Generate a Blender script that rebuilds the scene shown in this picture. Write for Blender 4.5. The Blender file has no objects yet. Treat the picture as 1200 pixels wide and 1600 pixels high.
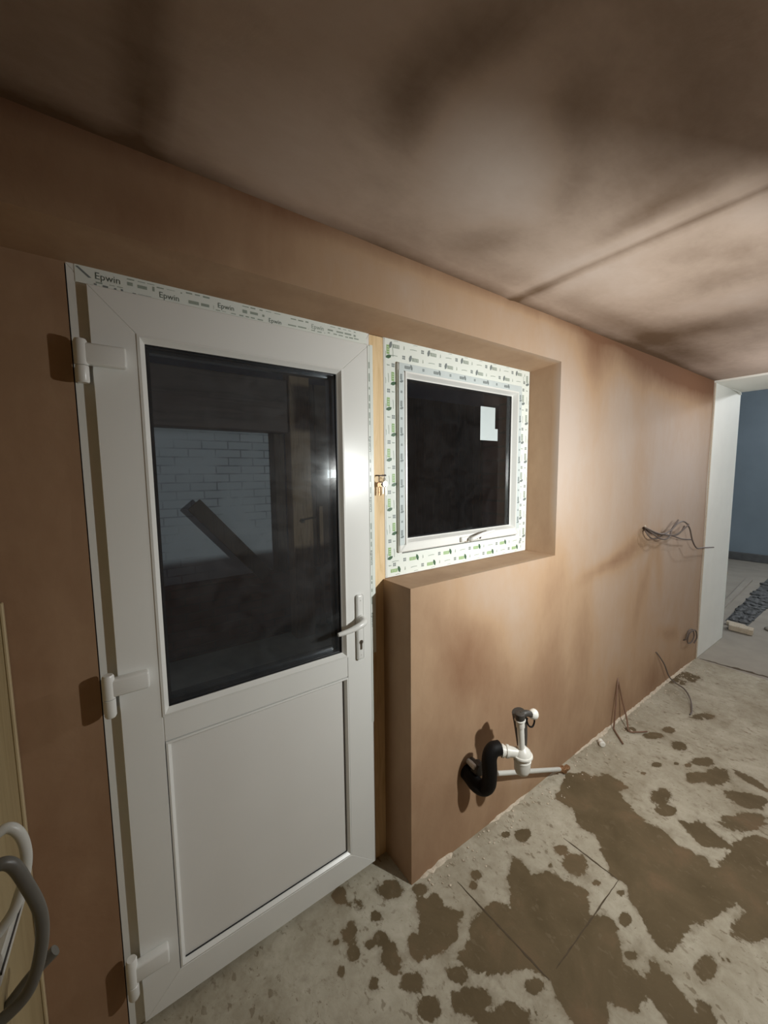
import bpy, bmesh, math, random
import numpy as np
from mathutils import Vector, Matrix

random.seed(7)
S = bpy.context.scene
COL = S.collection

# ---------------------------------------------------------------- camera
cam_data = bpy.data.cameras.new('camera')
cam = bpy.data.objects.new('camera', cam_data)
COL.objects.link(cam)
CR = Vector((0.81236, -0.58307, -0.01001)); CU = Vector((0.06527, 0.07386, 0.99513)); CF = Vector((0.57949, 0.80906, -0.09806))
m = Matrix((CR, CU, -CF)).transposed().to_4x4()
m.translation = Vector((0.0408, -1.2223, 1.5844))
cam.matrix_world = m
cam_data.sensor_fit = 'HORIZONTAL'
cam_data.sensor_width = 36.0
cam_data.lens = 611.99 / 1200 * 36.0
cam_data.clip_start = 0.02
S.camera = cam

# ---------------------------------------------------------------- world, lights, exposure
world = bpy.data.worlds.new('night_sky')
S.world = world
world.use_nodes = True
world.node_tree.nodes['Background'].inputs[0].default_value = (0.35, 0.45, 0.7, 1)
world.node_tree.nodes['Background'].inputs[1].default_value = 0.01
S.view_settings.view_transform = 'Standard'
S.view_settings.look = 'None'
S.view_settings.gamma = 1.0
S.view_settings.exposure = 0.0
S.view_settings.use_curve_mapping = False

LAMP = Vector((1.45, -1.30, 1.585))      # LED head of the work lamp beside the photographer
LAMP_POWER = 25.5
LAMP_AIM = Vector((2.0, 0.0, 1.08))
FAR_FILL = Vector((7.0, -1.6, 2.75))     # added unseen fill light in the room beyond the opening
FAR_POWER = 105.0
YARD_POWER = 3.9  # added unseen fill light for the yard behind the door glass
SECOND_POWER = 16.0                      # added unseen fill light further down this room

ROOM_FILL = (3.55, -1.05)

def add_point(name, loc, power, color, size):
    l = bpy.data.lights.new(name, 'POINT'); l.energy = power; l.color = color; l.shadow_soft_size = size
    o = bpy.data.objects.new(name, l); COL.objects.link(o); o.location = loc
    return o
def add_area(name, loc, aim, power, color, sx, sy):
    l = bpy.data.lights.new(name, 'AREA'); l.shape = 'RECTANGLE'; l.size = sx; l.size_y = sy; l.energy = power; l.color = color
    o = bpy.data.objects.new(name, l); COL.objects.link(o); o.location = loc
    o.rotation_euler = (Vector(aim) - Vector(loc)).to_track_quat('-Z', 'Y').to_euler()
    return o
lamp_light = add_area('work_lamp_light', LAMP, LAMP_AIM, LAMP_POWER, (0.97, 1.0, 0.97), 0.05, 0.03)
far_light = add_point('far_fill_light', FAR_FILL, FAR_POWER, (0.95, 0.98, 1.0), 0.08)
second_light = add_point('room_fill_light', (ROOM_FILL[0], ROOM_FILL[1], 1.95), SECOND_POWER, (0.93, 0.97, 1.0), 0.06)
yard_fill_light = add_point('yard_fill_light', (-0.45, 1.25, 2.05), YARD_POWER, (0.93, 0.95, 1.0), 0.08)

# ---------------------------------------------------------------- helpers
def tag(o, label=None, cat=None, group=None, kind=None):
    if label: o['label'] = label
    if cat: o['category'] = cat
    if group: o['group'] = group
    if kind: o['kind'] = kind
    return o

def empty(name, loc=(0, 0, 0), parent=None):
    o = bpy.data.objects.new(name, None); COL.objects.link(o); o.location = loc
    o.empty_display_size = 0.05
    if parent: o.parent = parent
    return o

def origin_of(o):
    v = Vector((0, 0, 0))
    while o is not None:
        v = v + o.location; o = o.parent
    return v

def obj(name, bm, mats, parent=None, smooth=False, at=None):
    """link a bmesh (world coordinates) as one mesh object, origin moved to `at`"""
    if not isinstance(mats, (list, tuple)): mats = [mats]
    me = bpy.data.meshes.new(name)
    par = origin_of(parent)
    if at is None:
        if len(bm.verts):
            xs = [v.co for v in bm.verts]
            at = Vector([(min(c[i] for c in xs) + max(c[i] for c in xs)) / 2 for i in range(3)])
            at.z = min(c.z for c in xs)
        else: at = par
    at = Vector(at)
    bmesh.ops.translate(bm, verts=bm.verts, vec=-at)
    bm.normal_update()
    bm.to_mesh(me); bm.free()
    for mt in mats: me.materials.append(mt)
    if smooth:
        for p in me.polygons: p.use_smooth = True
        try: me.set_sharp_from_angle(angle=math.radians(40))
        except Exception: pass
    o = bpy.data.objects.new(name, me); COL.objects.link(o)
    o.location = at - par
    if parent: o.parent = parent
    return o

def box(bm, a, b, bev=0.0, mi=0, rot=None, seg=1):
    a = Vector(a); b = Vector(b)
    r = bmesh.ops.create_cube(bm, size=1)
    vs = r['verts']
    c = (a + b) / 2; s = b - a
    M = Matrix.Translation(c)
    if rot is not None: M = M @ rot.to_4x4()
    M = M @ Matrix.Diagonal((abs(s.x), abs(s.y), abs(s.z), 1))
    bmesh.ops.transform(bm, matrix=M, verts=vs)
    fs = set(f for v in vs for f in v.link_faces)
    for f in fs: f.material_index = mi
    if bev > 0:
        es = list(set(e for v in vs for e in v.link_edges))
        rr = bmesh.ops.bevel(bm, geom=es, offset=bev, segments=seg, affect='EDGES', profile=0.5)
        for f in rr['faces']: f.material_index = mi
    return bm

def prism(bm, poly, axis, lo, hi, mi=0, bev=0.0, seg=1):
    """extrude a 2-D polygon; axis 'y': poly=(x,z); axis 'x': poly=(y,z); axis 'z': poly=(x,y)"""
    def P(p, h):
        return {'y': (p[0], h, p[1]), 'x': (h, p[0], p[1]), 'z': (p[0], p[1], h)}[axis]
    A = [bm.verts.new(P(p, lo)) for p in poly]; B = [bm.verts.new(P(p, hi)) for p in poly]
    n = len(poly); fs = [bm.faces.new(A), bm.faces.new(B[::-1])]
    for i in range(n):
        fs.append(bm.faces.new((A[i], B[i], B[(i + 1) % n], A[(i + 1) % n])))
    for f in fs: f.material_index = mi
    bmesh.ops.recalc_face_normals(bm, faces=fs)
    if bev > 0:
        es = list(set(e for f in fs for e in f.edges))
        rr = bmesh.ops.bevel(bm, geom=es, offset=bev, segments=seg, affect='EDGES', profile=0.5)
        for f in rr['faces']: f.material_index = mi

def catmull(pts, n=8):
    pts = [Vector(p) for p in pts]
    if len(pts) < 3: return pts
    P = [pts[0] * 2 - pts[1]] + pts + [pts[-1] * 2 - pts[-2]]
    out = []
    for i in range(1, len(P) - 2):
        for k in range(n):
            t = k / n
            out.append(0.5 * ((2 * P[i]) + (-P[i-1] + P[i+1]) * t + (2*P[i-1] - 5*P[i] + 4*P[i+1] - P[i+2]) * t*t + (-P[i-1] + 3*P[i] - 3*P[i+1] + P[i+2]) * t**3))
    out.append(pts[-1]); return out

def tube(bm, pts, r, seg=12, cap=True, mi=0, smooth_n=8):
    P = catmull(pts, smooth_n) if smooth_n else [Vector(p) for p in pts]
    n = len(P)
    rs = r if isinstance(r, (list, tuple)) else None
    up = None; rings = []
    for i, p in enumerate(P):
        t = (P[min(i+1, n-1)] - P[max(i-1, 0)]).normalized()
        if up is None:
            up = t.orthogonal().normalized()
        else:
            up = (up - t * up.dot(t)).normalized()
        w = t.cross(up)
        if rs:
            f = i / (n - 1) * (len(rs) - 1); k = min(int(f), len(rs) - 2); rad = rs[k] + (rs[k+1] - rs[k]) * (f - k)
        else: rad = r
        rings.append([bm.verts.new(p + (up * math.cos(a) + w * math.sin(a)) * rad) for a in [2*math.pi*j/seg for j in range(seg)]])
    fs = []
    for i in range(n - 1):
        for j in range(seg):
            fs.append(bm.faces.new((rings[i][j], rings[i][(j+1) % seg], rings[i+1][(j+1) % seg], rings[i+1][j])))
    if cap:
        fs.append(bm.faces.new(rings[0][::-1])); fs.append(bm.faces.new(rings[-1]))
    for f in fs: f.material_index = mi
    bmesh.ops.recalc_face_normals(bm, faces=fs)

def lathe(bm, base, axis, prof, seg=24, mi=0):
    """prof: (distance along axis, radius) pairs"""
    base = Vector(base); t = Vector(axis).normalized(); u = t.orthogonal().normalized(); w = t.cross(u)
    rings = []
    for h, r in prof:
        rings.append([bm.verts.new(base + t * h + (u * math.cos(a) + w * math.sin(a)) * max(r, 1e-4)) for a in [2*math.pi*j/seg for j in range(seg)]])
    fs = []
    for i in range(len(rings) - 1):
        for j in range(seg):
            fs.append(bm.faces.new((rings[i][j], rings[i][(j+1) % seg], rings[i+1][(j+1) % seg], rings[i+1][j])))
    fs.append(bm.faces.new(rings[0][::-1])); fs.append(bm.faces.new(rings[-1]))
    for f in fs: f.material_index = mi
    bmesh.ops.recalc_face_normals(bm, faces=fs)

def ring_bars(bm, x0, x1, z0, z1, w, y0, y1, bev=0.002, mi=0, gap=0.0001, ws=None):
    """four mitred bars around a rectangle; ws = (left, right, bottom, top) widths"""
    wl, wr, wb, wt = ws if ws else (w, w, w, w)
    X0, X1, Z0, Z1 = x0 + wl, x1 - wr, z0 + wb, z1 - wt
    g = gap
    prism(bm, [(x0, z0 + g), (X0, Z0 + g), (X0, Z1 - g), (x0, z1 - g)], 'y', y0, y1, mi, bev)
    prism(bm, [(x1, z0 + g), (x1, z1 - g), (X1, Z1 - g), (X1, Z0 + g)], 'y', y0, y1, mi, bev)
    prism(bm, [(x0 + g, z0), (x1 - g, z0), (X1 - g, Z0), (X0 + g, Z0)], 'y', y0, y1, mi, bev)
    prism(bm, [(x0 + g, z1), (X0 + g, Z1), (X1 - g, Z1), (x1 - g, z1)], 'y', y0, y1, mi, bev)

def bead_ring(bm, x0, x1, z0, z1, w, yo, yi, mi=0):
    """sloping glazing bead: flat lip then a slope from yo (outer) to yi (inner edge)"""
    prof = [(0.0, yo), (w * 0.35, yo - 0.001), (w * 0.8, yi - 0.004), (w, yi), (w, yi + 0.012), (0, yi + 0.012)]
    def corner(d): return [(x0 + d, z0 + d), (x1 - d, z0 + d), (x1 - d, z1 - d), (x0 + d, z1 - d)]
    loops = [[bm.verts.new((cx, y, cz)) for cx, cz in corner(d)] for d, y in prof]
    fs = []
    for i in range(len(loops)):
        A = loops[i]; B = loops[(i + 1) % len(loops)]
        for j in range(4):
            fs.append(bm.faces.new((A[j], A[(j+1) % 4], B[(j+1) % 4], B[j])))
    for f in fs: f.material_index = mi
    bmesh.ops.recalc_face_normals(bm, faces=fs)

# ---------------------------------------------------------------- materials
def new_mat(name):
    mt = bpy.data.materials.new(name); mt.use_nodes = True
    return mt, mt.node_tree, mt.node_tree.nodes['Principled BSDF']

def simple(name, col, rough=0.5, metal=0.0, bump=0.0, scale=60.0, var=0.06, spec=0.5):
    mt, nt, b = new_mat(name)
    N, L = nt.nodes, nt.links
    tc = N.new('ShaderNodeTexCoord'); nz = N.new('ShaderNodeTexNoise'); nz.inputs['Scale'].default_value = scale
    nz.inputs['Detail'].default_value = 4
    L.new(tc.outputs['Object'], nz.inputs['Vector'])
    mr = N.new('ShaderNodeMapRange'); mr.inputs['To Min'].default_value = 1 - var; mr.inputs['To Max'].default_value = 1 + var
    L.new(nz.outputs['Fac'], mr.inputs['Value'])
    mx = N.new('ShaderNodeVectorMath'); mx.operation = 'SCALE'; mx.inputs[0].default_value = col[:3]
    L.new(mr.outputs[0], mx.inputs['Scale']); L.new(mx.outputs[0], b.inputs['Base Color'])
    b.inputs['Roughness'].default_value = rough; b.inputs['Metallic'].default_value = metal
    b.inputs['Specular IOR Level'].default_value = spec
    if bump:
        bp = N.new('ShaderNodeBump'); bp.inputs['Strength'].default_value = bump; bp.inputs['Distance'].default_value = 0.004
        L.new(nz.outputs['Fac'], bp.inputs['Height']); L.new(bp.outputs[0], b.inputs['Normal'])
    return mt

def ramp(nt, fac, stops, interp='LINEAR'):
    r = nt.nodes.new('ShaderNodeValToRGB'); r.color_ramp.interpolation = interp
    e = r.color_ramp.elements
    while len(e) < len(stops): e.new(0.5)
    for i, (p, c) in enumerate(stops):
        e[i].position = p; e[i].color = (*c, 1) if len(c) == 3 else c
    nt.links.new(fac, r.inputs['Fac']); return r

def math_node(nt, op, a, b=None, c=None):
    n = nt.nodes.new('ShaderNodeMath'); n.operation = op
    for i, v in enumerate((a, b, c)):
        if v is None: continue
        if isinstance(v, (int, float)): n.inputs[i].default_value = v
        else: nt.links.new(v, n.inputs[i])
    return n.outputs[0]

def noise(nt, vec, scale, detail=4, rough=0.5, dist=0.0, stretch=None):
    if stretch:
        mp = nt.nodes.new('ShaderNodeMapping'); mp.inputs['Scale'].default_value = stretch
        nt.links.new(vec, mp.inputs['Vector']); vec = mp.outputs[0]
    n = nt.nodes.new('ShaderNodeTexNoise'); n.inputs['Scale'].default_value = scale
    n.inputs['Detail'].default_value = detail; n.inputs['Roughness'].default_value = rough
    n.inputs['Distortion'].default_value = dist
    nt.links.new(vec, n.inputs['Vector']); return n.outputs['Fac']

def plaster(name, pale, mid, damp_shade, stretch=(1, 1, 1), rough=0.75, streak=0.35):
    """fresh gypsum plaster: 'damp_shade' attribute (-1 dry pale .. +1 dark: moist plaster, painted wall shade) plus trowel mottling"""
    mt, nt, b = new_mat(name)
    N, L = nt.nodes, nt.links
    geo = N.new('ShaderNodeNewGeometry'); pos = geo.outputs['Position']
    at = N.new('ShaderNodeAttribute'); at.attribute_name = 'damp_shade'
    n1 = noise(nt, pos, 2.3, 5, 0.55, 0.4, stretch)
    n2 = noise(nt, pos, 9.0, 5, 0.6, 0.3, stretch)
    v = math_node(nt, 'MULTIPLY_ADD', n1, streak * 2.2, -streak * 1.1)
    v2 = math_node(nt, 'MULTIPLY_ADD', n2, streak * 0.9, -streak * 0.45)
    s = math_node(nt, 'ADD', v, v2); s = math_node(nt, 'ADD', s, at.outputs['Fac'])
    n5 = noise(nt, pos, 26.0, 5, 0.65, 0.2, stretch); s = math_node(nt, 'ADD', s, math_node(nt, 'MULTIPLY_ADD', n5, 0.36, -0.18))
    f = math_node(nt, 'MULTIPLY_ADD', s, 0.4, 0.5)
    r = ramp(nt, f, [(0.0, pale), (0.45, mid), (0.62, [(a*2+c)/3 for a, c in zip(mid, damp_shade)]), (1.0, damp_shade)])
    L.new(r.outputs['Color'], b.inputs['Base Color'])
    b.inputs['Roughness'].default_value = rough
    b.inputs['Specular IOR Level'].default_value = 0.35
    n3 = noise(nt, pos, 5.0, 6, 0.55, 0.5)
    n4 = noise(nt, pos, 60.0, 3, 0.5)
    h = math_node(nt, 'MULTIPLY_ADD', n4, 0.03, n3)
    bp = N.new('ShaderNodeBump'); bp.inputs['Strength'].default_value = 0.25; bp.inputs['Distance'].default_value = 0.01
    L.new(h, bp.inputs['Height']); L.new(bp.outputs[0], b.inputs['Normal'])
    return mt

M = {}
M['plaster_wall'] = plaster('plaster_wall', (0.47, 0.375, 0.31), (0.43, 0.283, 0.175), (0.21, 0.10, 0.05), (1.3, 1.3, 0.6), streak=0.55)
M['plaster_ceiling'] = plaster('plaster_ceiling', (0.70, 0.60, 0.54), (0.52, 0.405, 0.33), (0.15, 0.09, 0.05), (0.8, 1.3, 1), streak=0.50)
M['upvc'] = simple('white_upvc', (0.80, 0.80, 0.77), 0.28, var=0.02, scale=8)
M['upvc_panel'] = simple('white_upvc_panel', (0.78, 0.77, 0.74), 0.38, var=0.03, scale=5)
M['film'] = simple('protective_film_white', (0.80, 0.84, 0.79), 0.22, var=0.03, scale=20, bump=0.15)
M['film_grey'] = simple('protective_film_grey', (0.60, 0.66, 0.66), 0.2, var=0.08, scale=25, bump=0.3)
M['ink_green'] = simple('printed_green', (0.30, 0.46, 0.20), 0.4, var=0.25, scale=300)
M['ink_dark'] = simple('printed_dark_leaf', (0.06, 0.13, 0.07), 0.4)
M['ink_grey'] = simple('printed_grey', (0.20, 0.23, 0.23), 0.4, var=0.2, scale=300)
M['ink_text'] = simple('printed_text', (0.10, 0.13, 0.11), 0.4)
M['ink_faint'] = simple('printed_faint', (0.33, 0.38, 0.33), 0.4, var=0.2, scale=300)
M['gasket'] = simple('black_gasket', (0.02, 0.02, 0.022), 0.45)
M['spacer'] = simple('dark_spacer', (0.05, 0.05, 0.055), 0.3, metal=0.5)
M['black'] = simple('black_rubber', (0.007, 0.006, 0.006), 0.6, bump=0.2, spec=0.2)
M['darkgrey'] = simple('dark_grey_rubber', (0.05, 0.045, 0.04), 0.5)
M['white_plastic'] = simple('white_plastic', (0.80, 0.78, 0.72), 0.35, var=0.03)
M['grey_plastic'] = simple('pale_grey_plastic', (0.62, 0.62, 0.58), 0.35, var=0.05)
M['steel'] = simple('steel', (0.45, 0.42, 0.37), 0.3, metal=1.0)
M['brass'] = simple('old_brass', (0.42, 0.24, 0.13), 0.38, metal=0.7, bump=0.4, scale=150)
M['nail'] = simple('dark_iron', (0.06, 0.05, 0.05), 0.4, metal=0.8)
M['cable'] = simple('dusty_grey_cable', (0.13, 0.10, 0.085), 0.55, var=0.25, scale=80)
M['copper'] = simple('dusty_copper_wire', (0.20, 0.11, 0.07), 0.5, var=0.25, scale=80)
M['hose'] = simple('grey_corrugated_hose', (0.13, 0.125, 0.11), 0.35, var=0.1)
M['mortar'] = simple('pale_dried_plaster_crumb', (0.62, 0.53, 0.42), 0.9, bump=0.8, scale=120, var=0.25)
M['white_wall'] = simple('white_painted_board', (0.88, 0.87, 0.80), 0.6, var=0.05, scale=6, bump=0.1)
M['sticker'] = simple('pale_glass_label', (0.50, 0.56, 0.57), 0.5, var=0.03)
M['foil'] = simple('crumpled_white_tape', (0.60, 0.60, 0.60), 0.3, var=0.2, bump=0.6, scale=90)
M['lamp_black'] = simple('lamp_black_metal', (0.03, 0.03, 0.03), 0.5)

def wood(name, c1, c2, scale=(14, 14, 1.2), rough=0.6, knots=True):
    mt, nt, b = new_mat(name)
    N, L = nt.nodes, nt.links
    geo = N.new('ShaderNodeTexCoord'); pos = geo.outputs['Object']
    n1 = noise(nt, pos, 3.0, 6, 0.6, 1.2, scale)
    r = ramp(nt, n1, [(0.25, c2), (0.5, c1), (0.8, [min(1, c * 1.12) for c in c1])])
    col = r.outputs['Color']
    L.new(col, b.inputs['Base Color']); b.inputs['Roughness'].default_value = rough
    bp = N.new('ShaderNodeBump'); bp.inputs['Strength'].default_value = 0.2; bp.inputs['Distance'].default_value = 0.002
    L.new(n1, bp.inputs['Height']); L.new(bp.outputs[0], b.inputs['Normal'])
    return mt
M['pine'] = wood('raw_pine', (0.78, 0.58, 0.34), (0.62, 0.42, 0.20))
M['board'] = wood('yellowish_board', (0.36, 0.28, 0.15), (0.28, 0.21, 0.10), (6, 6, 0.8))
M['board_edge'] = wood('board_edge', (0.50, 0.40, 0.24), (0.40, 0.31, 0.17), (6, 6, 0.8))
M['old_wood'] = wood('old_brown_timber', (0.40, 0.27, 0.17), (0.20, 0.12, 0.07))
M['pale_wood'] = wood('dusty_offcut', (0.60, 0.50, 0.38), (0.42, 0.33, 0.24), (2, 12, 12))
M['dark_wood'] = wood('dark_plank', (0.09, 0.065, 0.05), (0.035, 0.025, 0.02))

def glass_mat(name, tint, strength, dirt=0.12, dust=0.03):
    """thin pane: see-through with a Fresnel mirror on its room side, a little smeary"""
    mt = bpy.data.materials.new(name); mt.use_nodes = True
    nt = mt.node_tree; N, L = nt.nodes, nt.links
    N.remove(N['Principled BSDF'])
    tr = N.new('ShaderNodeBsdfTransparent'); tr.inputs[0].default_value = (*tint, 1)
    g1 = N.new('ShaderNodeBsdfGlossy'); g1.inputs['Roughness'].default_value = 0.0
    g2 = N.new('ShaderNodeBsdfGlossy'); g2.inputs['Roughness'].default_value = 0.16
    tc = N.new('ShaderNodeTexCoord')
    n = noise(nt, tc.outputs['Object'], 9.0, 6, 0.65, 1.5)
    d = ramp(nt, n, [(0.35, (0, 0, 0)), (0.75, (1, 1, 1))])
    df = math_node(nt, 'MULTIPLY_ADD', d.outputs['Color'], dirt, dirt * 0.25)
    gm = N.new('ShaderNodeMixShader'); L.new(df, gm.inputs[0]); L.new(g1.outputs[0], gm.inputs[1]); L.new(g2.outputs[0], gm.inputs[2])
    fr = N.new('ShaderNodeFresnel'); fr.inputs['IOR'].default_value = 1.5
    geo = N.new('ShaderNodeNewGeometry')
    front = math_node(nt, 'SUBTRACT', 1.0, geo.outputs['Backfacing'])
    fac = math_node(nt, 'MULTIPLY', fr.outputs[0], front); fac = math_node(nt, 'MULTIPLY', fac, strength)
    fac = math_node(nt, 'MINIMUM', fac, 1.0)
    mx = N.new('ShaderNodeMixShader'); L.new(fac, mx.inputs[0]); L.new(tr.outputs[0], mx.inputs[1]); L.new(gm.outputs[0], mx.inputs[2])
    df2 = N.new('ShaderNodeBsdfDiffuse'); df2.inputs[0].default_value = (0.75, 0.8, 0.85, 1)
    du = math_node(nt, 'MULTIPLY', math_node(nt, 'MULTIPLY_ADD', d.outputs['Color'], dust, dust * 0.5), front)
    m3 = N.new('ShaderNodeMixShader'); L.new(du, m3.inputs[0]); L.new(mx.outputs[0], m3.inputs[1]); L.new(df2.outputs[0], m3.inputs[2])
    L.new(m3.outputs[0], N['Material Output'].inputs['Surface'])
    return mt
M['glass_door'] = glass_mat('door_glass', (0.92, 0.94, 0.95), 1.5, 0.2, 0.022)
M['glass_window'] = glass_mat('window_glass', (0.85, 0.88, 0.88), 1.2, 0.05, 0.010)

def floor_mat():
    mt, nt, b = new_mat('dusty_boards_with_wet_stains')
    N, L = nt.nodes, nt.links
    geo = N.new('ShaderNodeNewGeometry'); pos = geo.outputs['Position']
    at = N.new('ShaderNodeAttribute'); at.attribute_name = 'wet'
    nA = noise(nt, pos, 16.0, 6, 0.62, 0.4); nB = noise(nt, pos, 70.0, 4, 0.6)
    nC = noise(nt, pos, 6.5, 4, 0.6, 0.5)
    v = math_node(nt, 'MULTIPLY_ADD', nA, 1.9, -0.95); v = math_node(nt, 'ADD', v, at.outputs['Fac']); v = math_node(nt, 'ADD', v, math_node(nt, 'MULTIPLY_ADD', nC, 0.9, -0.45))
    v = math_node(nt, 'MULTIPLY_ADD', nB, 0.6, v); v = math_node(nt, 'SUBTRACT', v, 0.28)
    wet = N.new('ShaderNodeMapRange'); wet.interpolation_type = 'SMOOTHSTEP'
    L.new(v, wet.inputs['Value']); wet.inputs['From Min'].default_value = -0.08; wet.inputs['From Max'].default_value = 0.16
    # dust tones
    n1 = noise(nt, pos, 3.5, 6, 0.6, 0.6); n2 = noise(nt, pos, 28.0, 5, 0.65, 0.6)
    s = math_node(nt, 'MULTIPLY_ADD', n2, 0.45, n1); s = math_node(nt, 'SUBTRACT', s, 0.22)
    dry = ramp(nt, s, [(0.25, (0.29, 0.25, 0.18)), (0.5, (0.40, 0.36, 0.28)), (0.75, (0.52, 0.48, 0.39))])
    n3 = noise(nt, pos, 5.0, 5, 0.6, 0.5)
    wetc = ramp(nt, n3, [(0.3, (0.105, 0.077, 0.040)), (0.55, (0.140, 0.103, 0.057)), (0.75, (0.19, 0.125, 0.072))])
    mx = N.new('ShaderNodeMix'); mx.data_type = 'RGBA'
    soft = N.new('ShaderNodeMapRange'); soft.interpolation_type = 'SMOOTHSTEP'
    nD = noise(nt, pos, 11.0, 4, 0.6, 0.3)
    L.new(math_node(nt, 'ADD', v, math_node(nt, 'MULTIPLY_ADD', nD, 1.4, -0.7)), soft.inputs['Value']); soft.inputs['From Min'].default_value = -0.45; soft.inputs['From Max'].default_value = 0.35
    soft.inputs['To Max'].default_value = 0.42
    wf_ = math_node(nt, 'MAXIMUM', wet.outputs[0], soft.outputs[0])
    L.new(wf_, mx.inputs['Factor']); L.new(dry.outputs['Color'], mx.inputs['A']); L.new(wetc.outputs['Color'], mx.inputs['B'])
    # small dark flecks and scuffs
    vo = N.new('ShaderNodeTexNoise'); vo.inputs['Scale'].default_value = 48.0; vo.inputs['Detail'].default_value = 3
    mp = N.new('ShaderNodeMapping'); mp.inputs['Rotation'].default_value = (0, 0, 0.6); mp.inputs['Scale'].default_value = (1, 0.55, 1)
    L.new(pos, mp.inputs['Vector']); L.new(mp.outputs[0], vo.inputs['Vector'])
    fl = ramp(nt, vo.outputs['Fac'], [(0.61, (0, 0, 0)), (0.65, (1, 1, 1))])
    pm = ramp(nt, noise(nt, pos, 4.0, 3, 0.6), [(0.42, (0.1, 0.1, 0.1)), (0.58, (1, 1, 1))])
    f2 = ramp(nt, noise(nt, pos, 30.0, 5, 0.75, 1.5), [(0.62, (0, 0, 0)), (0.66, (1, 1, 1))])
    f3 = ramp(nt, noise(nt, pos, 110.0, 3, 0.7, 0.5), [(0.66, (0, 0, 0)), (0.70, (1, 1, 1))])
    flf = math_node(nt, 'MAXIMUM', math_node(nt, 'MULTIPLY', fl.outputs['Color'], pm.outputs['Color']), f2.outputs['Color'])
    flf = math_node(nt, 'MAXIMUM', flf, math_node(nt, 'MULTIPLY', f3.outputs['Color'], 0.7))
    flf = math_node(nt, 'MULTIPLY', flf, 0.65)
    m2 = N.new('ShaderNodeMix'); m2.data_type = 'RGBA'; m2.inputs['B'].default_value = (0.17, 0.13, 0.08, 1)
    L.new(flf, m2.inputs['Factor']); L.new(mx.outputs['Result'], m2.inputs['A'])
    L.new(m2.outputs['Result'], b.inputs['Base Color'])
    rr = math_node(nt, 'MULTIPLY_ADD', wet.outputs[0], -0.15, 0.9); L.new(rr, b.inputs['Roughness'])
    b.inputs['Specular IOR Level'].default_value = 0.2
    h = math_node(nt, 'MULTIPLY_ADD', nB, 0.35, n2)
    bp = N.new('ShaderNodeBump'); bp.inputs['Strength'].default_value = 0.35; bp.inputs['Distance'].default_value = 0.004
    L.new(h, bp.inputs['Height']); L.new(bp.outputs[0], b.inputs['Normal'])
    return mt
M['floor'] = floor_mat()

def brick_mat(name, c1, c2, mortar, bump=0.6, paint=0.0):
    mt, nt, b = new_mat(name)
    N, L = nt.nodes, nt.links
    geo = N.new('ShaderNodeTexCoord'); sp = N.new('ShaderNodeSeparateXYZ'); cb = N.new('ShaderNodeCombineXYZ')
    L.new(geo.outputs['Object'], sp.inputs[0]); L.new(sp.outputs['X'], cb.inputs['X']); L.new(sp.outputs['Z'], cb.inputs['Y'])
    br = N.new('ShaderNodeTexBrick'); br.inputs['Scale'].default_value = 1.0
    br.inputs['Brick Width'].default_value = 0.225; br.inputs['Row Height'].default_value = 0.075; br.inputs['Mortar Size'].default_value = 0.006
    br.inputs['Color1'].default_value = (*c1, 1); br.inputs['Color2'].default_value = (*c2, 1); br.inputs['Mortar'].default_value = (*mortar, 1)
    L.new(cb.outputs[0], br.inputs['Vector'])
    nz = noise(nt, geo.outputs['Object'], 1.6, 4, 0.6, 0.8)
    mk = ramp(nt, nz, [(0.36, (0, 0, 0)), (0.54, (1, 1, 1))])
    mk2 = math_node(nt, 'MULTIPLY', mk.outputs['Color'], paint)
    mp_ = N.new('ShaderNodeMix'); mp_.data_type = 'RGBA'; mp_.inputs['B'].default_value = (*c1, 1)
    L.new(mk2, mp_.inputs['Factor']); L.new(br.outputs['Color'], mp_.inputs['A'])
    L.new(mp_.outputs['Result'], b.inputs['Base Color'])
    b.inputs['Roughness'].default_value = 0.7
    bp = N.new('ShaderNodeBump'); bp.inputs['Strength'].default_value = bump; bp.inputs['Distance'].default_value = 0.01; bp.invert = True
    L.new(br.outputs['Fac'], bp.inputs['Height']); L.new(bp.outputs[0], b.inputs['Normal'])
    return mt
M['white_brick'] = brick_mat('white_painted_brick', (0.72, 0.74, 0.78), (0.64, 0.66, 0.70), (0.36, 0.37, 0.40), 0.25, 1.0)
M['red_brick'] = brick_mat('dark_red_brick', (0.16, 0.06, 0.05), (0.10, 0.04, 0.035), (0.09, 0.05, 0.045))

M['yard'] = simple('yard_concrete', (0.55, 0.56, 0.50), 0.8, var=0.3, scale=6, bump=0.4)
M['old_brown'] = wood('brown_beam', (0.13, 0.095, 0.085), (0.06, 0.045, 0.04), (0.4, 5, 5))
M['blue_wall'] = simple('smooth_blue_grey_plaster', (0.20, 0.245, 0.28), 0.7, var=0.25, scale=1.6)
M['far_floor'] = simple('dusty_far_floor', (0.32, 0.285, 0.24), 0.85, var=0.22, scale=5, bump=0.5)
M['rubble'] = simple('dark_wet_rubble', (0.10, 0.10, 0.10), 0.6, var=0.5, scale=12, bump=0.8)
M['far_ceiling'] = simple('bare_white_board', (0.6, 0.6, 0.6), 0.8)

# emitting lens of the work lamp
def emit(name, col, s):
    mt = bpy.data.materials.new(name); mt.use_nodes = True; nt = mt.node_tree
    nt.nodes.remove(nt.nodes['Principled BSDF'])
    e = nt.nodes.new('ShaderNodeEmission'); e.inputs[0].default_value = (*col, 1); e.inputs[1].default_value = s
    nt.links.new(e.outputs[0], nt.nodes['Material Output'].inputs['Surface']); return mt
M['led'] = emit('led_lens', (0.85, 0.95, 1.0), 8.0)
M['led_far'] = emit('led_far', (0.5, 0.75, 1.0), 4.0)

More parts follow.
